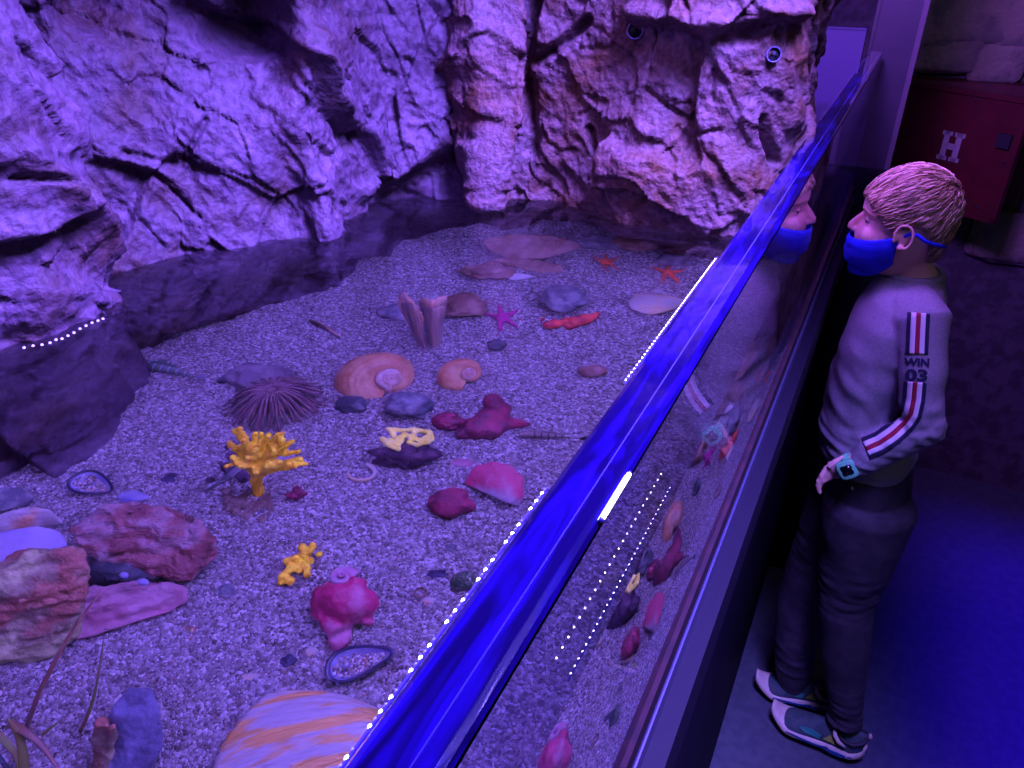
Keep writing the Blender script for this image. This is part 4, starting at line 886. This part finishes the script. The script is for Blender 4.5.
# face mask
M_mask = mat('mask_blue', (.008, .02, .75), (.006, .015, .6), 40, .75, .3, 500)
V = []; nu, nv = 60, 16
def head_at(ph, z):
    d = Vector((-math.cos(math.radians(ph)), math.sin(math.radians(ph)), 0)); o_ = Vector((HC.x, YC, z)); h_ = hb_.ray_cast(o_+d*.3, -d); return h_[0], d
for j in range(nv+1):
    t = j/nv
    for i in range(nu+1):
        ph = -84+168*i/nu; a = abs(ph)/84; zt_ = 1.1385+.006*a+.020*a**2.2; zb_ = 1.081+.034*a**3; z = zb_+(zt_-zb_)*t
        h_, d = head_at(ph, max(z, 1.095)); off = .0045+.0085*(1-a**1.6)*(math.sin(PI*(.15+.75*t)))+.0008*math.sin(t*22+a*5)*(1-a)
        if z < 1.095: h_ = h_+Vector((0, 0, z-1.095))
        V.append(h_+d*off)
mk = MB().add(V, [(j*(nu+1)+i, j*(nu+1)+i+1, (j+1)*(nu+1)+i+1, (j+1)*(nu+1)+i) for j in range(nv) for i in range(nu)]).build('face_mask', M_mask, person, label='bright blue face mask worn below the nose')
sm = mk.modifiers.new('s', 'SOLIDIFY'); sm.thickness = .0022; sm.offset = 0
for s in (-1, 1):
    P_ = []
    for ph, z, off in ((82, 1.158, .005), (88, 1.164, .006), (95, 1.172, .009), (103, 1.172, .012), (112, 1.164, .013), (124, 1.158, .012), (136, 1.154, .0115), (146, 1.151, .011)):
        h_, d = head_at(s*ph, z); P_.append(h_+d*off)
    MB().tube(P_, [(.0028, .0012)]*len(P_), 8).build('strap', M_mask, mk)
# sweater
sw = MB()
sw.loft([ell(*r) for r in ((1.092, .060, .040, .041), (1.084, .061, .044, .047), (1.070, .062, .052, .068), (1.048, .062, .061, .095), (1.015, .058, .068, .108), (.97, .052, .071, .112), (.90, .047, .071, .108), (.84, .048, .074, .106), (.79, .058, .080, .110), (.755, .067, .084, .112), (.735, .069, .080, .108))])
sw.tube([shL+Vector((-.018, .045, .002)), shL+Vector((0, .006, 0)), shL.lerp(elL, .4), shL.lerp(elL, .8), elL, elL.lerp(wrL, .3), elL.lerp(wrL, .7), wrL+Vector((.010, 0, .002)), wrL+Vector((.002, 0, 0))], [.040, .0395, .034, .032, .0315, .030, .0265, .0235, .021], 22)
sw.ball(elL+Vector((.005, 0, .004)), .0315, 16)
sw.tube([shR+Vector((-.01, -.045, .005)), shR, shR.lerp(elR, .5), elR, elR.lerp(wrR, .5), wrR], [.042, .040, .033, .032, .027, .022], 20)
A, N_, Fq = sw.remesh(.0032, 6)
def fold(p):
    e = (p-elL).length; k = math.exp(-(e/.05)**2); b_ = math.exp(-((p.z-.79)/.05)**2)
    d = .0022*noise.noise(Vector((p.x*14, p.y*14, p.z*26)))*1.6+.0035*k*noise.noise(Vector((p.x*60+p.z*40, p.y*30, p.z*60-p.x*40)))*1.5+.004*b_*noise.noise(Vector((p.x*16, p.y*16, p.z*70)))
    d += .0035*math.exp(-((p.z-.86)/.1)**2)*noise.noise(Vector((p.x*30+p.z*25, p.y*10, p.z*30)))*(1 if p.x < .08 else .3)
    if p.z < .752: d -= .002
    return d
A = displace(A, N_, fold); sweater = obj('sweater', A, Fq, M_sweat, person, label='light grey long-sleeved sweater')
sb = BVHTree.FromPolygons([Vector(a) for a in A], Fq); cam0 = Vector((0, 0, H))
def onsleeve(px, py, off=.0010):
    d = ray(px, py); h_ = sb.ray_cast(cam0, d); 
    return (h_[0]+h_[1]*off*.6-d*off) if h_[0] is not None else None
def stripe(center, cols, parent):
    """center: list of (px, py); cols: (name, from, to, material) across in pixels"""
    P_ = []
    for a, b in zip(center, center[1:]):
        n = max(2, int(math.hypot(b[0]-a[0], b[1]-a[1])/1.5))
        for k in range(n): P_.append((a[0]+(b[0]-a[0])*k/n, a[1]+(b[1]-a[1])*k/n))
    P_.append(center[-1]); 
    Tn = []
    for i in range(len(P_)):
        a = P_[max(0, i-4)]; b = P_[min(len(P_)-1, i+4)]; l = math.hypot(b[0]-a[0], b[1]-a[1]); Tn.append((-(b[1]-a[1])/l, (b[0]-a[0])/l))
    for nm, f, g, m, lb in cols:
        V = []; Fc = []; nw = 4; ok = True
        for (x, y), (nx, ny) in zip(P_, Tn):
            for k in range(nw+1):
                w_ = f+(g-f)*k/nw; q = onsleeve(x-nx*w_, y-ny*w_)
                V.append(q if q is not None else (V[-1] if V else onsleeve(*center[0])))
        for i in range(len(P_)-1):
            for k in range(nw): Fc.append((i*(nw+1)+k, i*(nw+1)+k+1, (i+1)*(nw+1)+k+1, (i+1)*(nw+1)+k))
        ob = MB().add(V, Fc).build(nm, m, parent, label=lb); sm = ob.modifiers.new('s', 'SOLIDIFY'); sm.thickness = .0006; sm.offset = 0
M_navy = mat('navy', (.012, .014, .05), None, rough=.85); M_wht = mat('white_tape', (.78, .76, .76), None, rough=.85); M_rd = mat('red_tape', (.30, .01, .04), None, rough=.85)
cols = [('stripe', -11.5, -7.5, M_navy, 'navy stripe'), ('stripe', -7.5, -2.4, M_wht, 'white stripe'), ('stripe', -2.4, 2.2, M_rd, 'dark red stripe'), ('stripe', 2.2, 7.2, M_wht, 'white stripe'), ('stripe', 7.2, 11.2, M_navy, 'navy stripe')]
stripe([(919, 313), (918, 330), (917, 354)], cols, sweater)
stripe([(915.5, 382), (914, 400), (911, 414), (905, 423), (893, 434), (880, 443), (866, 449)], cols, sweater)
def lettering(txt, px, py, hpx, wpx, shear=0):
    cu = bpy.data.curves.new('lettering', 'FONT'); cu.body = txt; cu.align_x = 'CENTER'; cu.offset = .045; ob = bpy.data.objects.new('lettering', cu); C.objects.link(ob)
    dg = bpy.context.evaluated_depsgraph_get(); me = bpy.data.meshes.new_from_object(ob.evaluated_get(dg)); bpy.data.objects.remove(ob)
    bm = bmesh.new(); bm.from_mesh(me); bmesh.ops.triangulate(bm, faces=bm.faces)
    for _ in range(2): bmesh.ops.subdivide_edges(bm, edges=[e for e in bm.edges if e.calc_length() > .12], cuts=1); bmesh.ops.triangulate(bm, faces=bm.faces)
    xs = [v.co.x for v in bm.verts]; ys = [v.co.y for v in bm.verts]; cx = (min(xs)+max(xs))/2; w_ = max(xs)-min(xs); h_ = max(ys)-min(ys); y0 = min(ys)
    V = []
    for v in bm.verts:
        u = (v.co.x-cx)/w_*wpx; t = (v.co.y-y0)/h_*hpx; V.append(onsleeve(px+u+.06*t, py-t+.03*u, .0012))
    Fc = [tuple(q.index for q in f.verts) for f in bm.faces]; bm.free()
    ob = obj('lettering', V, Fc, M_navy, sweater, smooth=False, label='navy lettering '+txt); return ob
lettering('WIN', 916.5, 366.5, 8.5, 25); lettering('03', 916, 381.5, 12.5, 22)
# cuffs, collar and hem ribbing
def ringband(c, ax, ra, rb, h, name, m, parent, n=30):
    ax = ax.normalized(); a = ax.orthogonal().normalized(); b = ax.cross(a)
    rg = lambda d, e: [c+ax*d+a*((ra+e)*math.cos(2*PI*j/n))+b*((rb+e)*math.sin(2*PI*j/n)) for j in range(n)]
    return MB().loft([rg(-h/2, -.001), rg(-h/2, .0012), rg(0, .002), rg(h/2, .0012), rg(h/2, -.001)], cap=False).build(name, m, parent)
collar = [[v+Vector((0, 0, dz)) for v in ell(1.086, .0605, .0425+e, .0435+e)] for dz, e in ((-.006, -.001), (-.006, .0035), (.002, .0035), (.006, .001), (.006, -.002), (0, -.003))]
MB().loft(collar, cap=False).build('collar', M_sweat, sweater)
# trousers
tr = MB(); tr.loft([ell(*r) for r in ((.755, .068, .074, .104), (.73, .071, .078, .108), (.69, .078, .079, .106), (.65, .082, .074, .100))])
for lg in (LEG, LEGR):
    P_ = [J(*p, y) for p, y, r in lg]; tr.tube([P_[0]+Vector((0, 0, .02))]+P_+[P_[-1]+Vector((.002, 0, -.022))], [.072]+[r*1.22 for _, _, r in lg]+[.038], 22)
A, N_, Fq = tr.remesh(.004, 6)
A = displace(A, N_, lambda p: .004*noise.noise(Vector((p.x*14+3, p.y*14, p.z*16)))+.004*math.exp(-((p.z-.47)/.06)**2)*noise.noise(Vector((p.x*20, p.y*20, p.z*70)))+.004*math.exp(-((p.z-.14)/.06)**2)*noise.noise(Vector((p.x*20, p.y*20, p.z*80))))
trousers = obj('trousers', A, Fq, M_trou, person, label='dark slim trousers')
tb = BVHTree.FromPolygons([Vector(a) for a in A], Fq); h_ = tb.ray_cast(cam0, ray(852, 488))
if h_[0] is not None: MB().ball(h_[0], .0035, 10).build('rivet', mat('rivet_metal', (.7, .6, .65), None, rough=.3, metal=1), trousers, label='small shiny rivet')
# shoes
M_sole = mat('sole_cream', (.62, .54, .40), (.52, .45, .34), 40, .6); M_up = mat('shoe_upper', (.03, .06, .07), (.05, .08, .08), 60, .7, .4, 500); M_mesh = mat('shoe_dark', (.02, .02, .03), None, rough=.7)
M_teal = mat('shoe_teal', (.03, .24, .17), None, rough=.5); M_lime = mat('shoe_lime', (.30, .38, .06), None, rough=.5); M_zig = mat('shoe_blue', (.01, .06, .20), None, rough=.4)
def shoe(heel, toe, label):
    d = (toe-heel); L_ = d.length; d.normalize(); sd = Vector((d.y, -d.x, 0)); t_ = MB()  # sd: to the far side
    sh = bpy.data.objects.new('shoe', None); C.objects.link(sh); sh.parent = person; sh.location = heel-person.location; sh['label'] = label; bpy.context.view_layer.update()
    def P(s, w, z): return heel+d*(L_*s)+sd*w+UP*z
    def hw(s): return .031*(1-.12*math.sin(PI*min(1, s*1.4)))*(min(1, (s+.004)/.15)**.5)*(min(1, (1.02-s)/.22)**.5)*(1+.16*math.exp(-((s-.68)/.2)**2))
    rg = []
    for i in range(27):
        s = i/26; w_ = hw(s)+.004; th = .044-.014*s+.012*max(0, s-.75)**1.0*1.2; lo_ = .004+.022*max(0, (s-.78)/.22)**2+.008*max(0, (.1-s)/.1)
        rg.append([P(s, w_*math.cos(a)*(.86+.14*(math.sin(a) > 0)), lo_+th/2+th/2*math.sin(a)*1.0) for a in [2*PI*j/20 for j in range(20)]])
    MB().loft(rg).build('sole', M_sole, sh, label='chunky cream sole')
    rg = []
    for i in range(25):
        s = .03+.94*i/24; w_ = hw(s)*.95; top = .086-.012*s if s < .42 else .081-(s-.42)*.095; top = top*(1 if s < .9 else 1-.6*((s-.9)/.1)**2); b0 = .022
        rg.append([P(s, w_*math.copysign(abs(math.cos(a))**.8, math.cos(a))*(1-.35*max(0, math.sin(a))**2), b0+(top-b0)*max(0, math.sin(a))**.8-.004*(math.sin(a) < 0)) for a in [2*PI*j/24 for j in range(24)]])
    U = MB().loft(rg); up = U.build('upper', M_up, sh); ub = BVHTree.FromPolygons([Vector(v) for v in U.V], U.F)
    def patch(name, poly, m, off=.0012, th=.0012, use=None):
        """polygon in (along, up) pressed on the near side"""
        V = []; 
        for s, z in poly:
            o_ = P(s, -.12, z); h2 = ub.ray_cast(o_, sd)[0]; V.append((h2 if h2 else P(s, -hw(s), z))-sd*(off+(use or 0)))
        n = len(V); cen = sum((Vector(v) for v in V), Vector())/n; W = V+[cen]
        ob = MB().add(W, [(i, (i+1) % n, n) for i in range(n)]).build(name, m, sh, smooth=False); q = ob.modifiers.new('s', 'SOLIDIFY'); q.thickness = th; q.offset = 0
    # heel counter, swoosh-free side panels, tongue, laces
    MB().tube([P(.30, -.018, .068), P(.22, -.022, .062), P(.13, -.023, .062), P(.05, -.016, .072), P(.02, 0, .080), P(.05, .016, .072), P(.22, .022, .062)], .0042, 10).build('ankle_padding', M_mesh, sh)
    MB().tube([P(.02, 0, .074), P(.0, 0, .084), P(.012, 0, .092)], [.004, .0042, .003], 8).build('heel_tab', M_sole, sh, label='pale heel pull tab')
    MB().tube([P(.34, -.020, .082), P(.32, -.025, .070), P(.27, -.029, .060), P(.20, -.030, .055)], [.0035, .0048, .0045, .003], 10).build('tongue_edge', M_sole, sh, label='pale curved tongue edge')
    patch('side_panel', [(.44, .050), (.56, .054), (.68, .046), (.60, .041), (.46, .041)], M_teal); patch('side_panel', [(.29, .044), (.36, .060), (.42, .044)], M_lime); patch('side_panel', [(.07, .046), (.08, .062), (.20, .058), (.25, .046)], M_zig)
    zz = [(.10, .020), (.22, .017), (.30, .012), (.36, .021), (.50, .014), (.62, .018), (.78, .018), (.62, .013), (.50, .009), (.37, .014), (.30, .006), (.20, .010)]
    V = [P(s, -(hw(s)+.0048), z+.012) for s, z in zz]; n = len(V); W = V+[P(.44, -(hw(.44)+.0048), .026)]
    ob = MB().add(W, [(i, (i+1) % n, n) for i in range(n)]).build('sole_inset', M_zig, sh, smooth=False, label='blue zigzag sole inset'); q = ob.modifiers.new('s', 'SOLIDIFY'); q.thickness = .0016; q.offset = 0
    for k in range(4):
        s = .42+.085*k; z = .066-.0072*k-.006; MB().tube([P(s, -.015, z-.002), P(s+.01, -.006, z+.006), P(s+.02, .006, z+.006), P(s+.03, .015, z-.002)], .0018, 6).build('lace', M_mesh, sh)
shoe(Vector((.222, 1.262, 0)), Vector((.022, 1.285, 0)), 'left sneaker with cream sole, nearer the camera')
shoe(Vector((.165, 1.372, 0)), Vector((-.028, 1.352, 0)), 'right sneaker, mostly hidden behind the left')
# watch
d = (hkn-wrL).normalized(); wc = wrL+d*.006; nearn = Vector((.15, -1, .35)); nearn = (nearn-d*nearn.dot(d)).normalized(); sdv = d.cross(nearn)
wt = thing('wristwatch', wc, 'chunky turquoise wristwatch on the left wrist of the boy', 'watch')
M_tq = mat('turquoise', (.12, .55, .28), None, rough=.45); 
def R8(c, r1, r2, h0, h1, n=28, pw=.55): 
    return [[c+nearn*h+d*(r1*math.copysign(abs(math.cos(2*PI*j/n))**pw, math.cos(2*PI*j/n)))+sdv*(r2*math.copysign(abs(math.sin(2*PI*j/n))**pw, math.sin(2*PI*j/n))) for j in range(n)] for h in (h0, h1)]
rgb_ = lambda e, w_: [wc+d*w_+nearn*((.0165+e)*math.cos(2*PI*j/28))+sdv*((.0175+e)*math.sin(2*PI*j/28)) for j in range(28)]
MB().loft([rgb_(-.001, -.009), rgb_(.0022, -.009), rgb_(.003, 0), rgb_(.0022, .009), rgb_(-.001, .009)], cap=False).build('strap', M_tq, wt)
cs = wc+nearn*.0165
a_, b_2 = R8(cs, .0155, .0165, 0, .007); c_2 = R8(cs, .0135, .0145, .0085, .0085)[0]
case = MB().loft([a_, b_2, c_2]).build('case', M_tq, wt)
sc_ = [cs+nearn*.0092+d*(rr*math.cos(2*PI*j/32))+sdv*(rr*math.sin(2*PI*j/32)) for j in range(32) for rr in [.0098*(1+.16*math.cos(4*2*PI*j/32+PI))]]
MB().loft([[p-nearn*.002 for p in sc_], sc_]).build('screen', mat('watch_screen', (.005, .005, .008), None, rough=.15), wt, label='black watch screen')
MB().tube([cs+sdv*.0165+nearn*.004, cs+sdv*.0195+nearn*.004], .0025, 8).build('button', M_tq, wt)

# ------------------------------------------------------------ lights
def area(name, loc, tgt, size, power, col, sy=None, spread=None):
    l = bpy.data.lights.new(name, 'AREA'); l.energy = power; l.color = col; l.size = size; l.shape = 'RECTANGLE'; l.size_y = sy or size
    if spread: l.spread = spread
    o = bpy.data.objects.new(name, l); C.objects.link(o); o.location = loc; o.rotation_euler = (Vector(tgt)-Vector(loc)).to_track_quat('-Z', 'Y').to_euler(); return o
def spot(name, loc, tgt, ang, power, col, blend=.5, r=.03):
    l = bpy.data.lights.new(name, 'SPOT'); l.energy = power; l.color = col; l.spot_size = math.radians(ang); l.spot_blend = blend; l.shadow_soft_size = r
    o = bpy.data.objects.new(name, l); C.objects.link(o); o.location = loc; o.rotation_euler = (Vector(tgt)-Vector(loc)).to_track_quat('-Z', 'Y').to_euler(); return o
area('tank_lamp', (.10, .55, 2.05), (-.40, .48, 1), .34, 64, (.23, .15, 1), .34, math.radians(82))
area('tank_lamp_near', (-.55, -.30, 1.95), (-.40, .45, 1), .35, 9, (.24, .13, 1), .3)
spot('rock_spot', (-.50, .16, 2.0), (-.74, .42, 1.30), 60, 2.4, (.27, .05, 1), .9, .002)
spot('rock_spot', (-.30, .38, 2.0), (-.64, .66, 1.35), 62, 2.8, (.14, .02, 1), .9, .002)
spot('rock_spot', (-.36, .42, 2.0), (-.42, .90, 1.38), 46, 1.7, (.18, .04, 1), .9, .002)
spot('rock_spot', (-.10, .45, 1.95), (-.22, .92, 1.38), 50, 2.3, (.42, .10, 1), .9, .002)
spot('warm_spot', (-.30, .25, 1.95), tuple(aty(312, 130, .70)), 9, 6, (1, .42, .4), .9, .002)
spot('warm_spot', (-.45, .30, 1.9), tuple(aty(630, 110, .9)), 22, 3.5, (1, .42, .4), 1, .002)
spot('warm_spot', (-.30, .30, 1.9), tuple(aty(500, 70, .85)), 8, 3.5, (1, .45, .4), 1, .002)
area('boy_glow', (-.17, 1.02, 1.80), (.0, 1.28, 1.10), .22, 42, (.32, .10, 1))
area('boy_glow_tank', (-.60, 1.25, 1.75), (.03, 1.30, 1.10), .4, 8, (.36, .13, 1), None, math.radians(100))
area('room_fill', (.9, .2, 2.2), (.15, 1.3, .7), .6, 1.25, (1, .86, .70))
spot('wall_wash', (.5, 1.6, 2.2), (.18, 2.5, 1.42), 33, 3.0, (.85, .68, 1), .9)
# unseen plates added round the floor spot to cut its blue pool square
bl = thing('spotlight', (1.0, 1.5, 2.45), 'black ceiling spotlight with four barn doors over the blue floor patch', 'lamp')
MB().box((.93, 1.43, 2.42), (1.07, 1.57, 2.56)).build('housing', M_black, bl, smooth=False)
for a, b in (((.955, 1.36, 2.25), (.958, 1.64, 2.42)), ((1.05, 1.36, 2.25), (1.053, 1.64, 2.42)), ((.958, 1.430, 2.25), (1.05, 1.433, 2.42)), ((.958, 1.547, 2.25), (1.05, 1.550, 2.42))): MB().box(a, b).build('barn_door', M_black, bl, smooth=False)
spot('floor_spot', (1.0, 1.5, 2.405), (1.0, 1.5, 0), 70, 620, (.03, .0, 1), .1, .012)
area('panel_glow', (-.35, 1.35, 1.95), (-.35, 1.8, 1.2), .3, 1.2, (.12, .05, 1))
w = bpy.data.worlds.new('World'); bpy.context.scene.world = w; w.use_nodes = True
w.node_tree.nodes['Background'].inputs[0].default_value = (.12, .10, .5, 1); w.node_tree.nodes['Background'].inputs[1].default_value = .02
# ------------------------------------------------------------ camera and view
cd = bpy.data.cameras.new('camera'); cam = bpy.data.objects.new('camera', cd); C.objects.link(cam)
cd.sensor_width = 36; cd.lens = 36*F/1024; cd.clip_start = .01
cam.location = (0, 0, H); cam.rotation_euler = (PI/2-PT, 0, TH)
sc = bpy.context.scene; sc.camera = cam
sc.view_settings.view_transform = 'Standard'; sc.view_settings.look = 'None'; sc.view_settings.gamma = 1; sc.view_settings.exposure = 0; sc.view_settings.use_curve_mapping = False
cy = sc.cycles; cy.max_bounces = 12; cy.transmission_bounces = 10; cy.diffuse_bounces = 3; cy.glossy_bounces = 4; cy.caustics_refractive = True; cy.caustics_reflective = False; cy.blur_glossy = .6
cy.use_denoising = True; cy.sample_clamp_indirect = 6
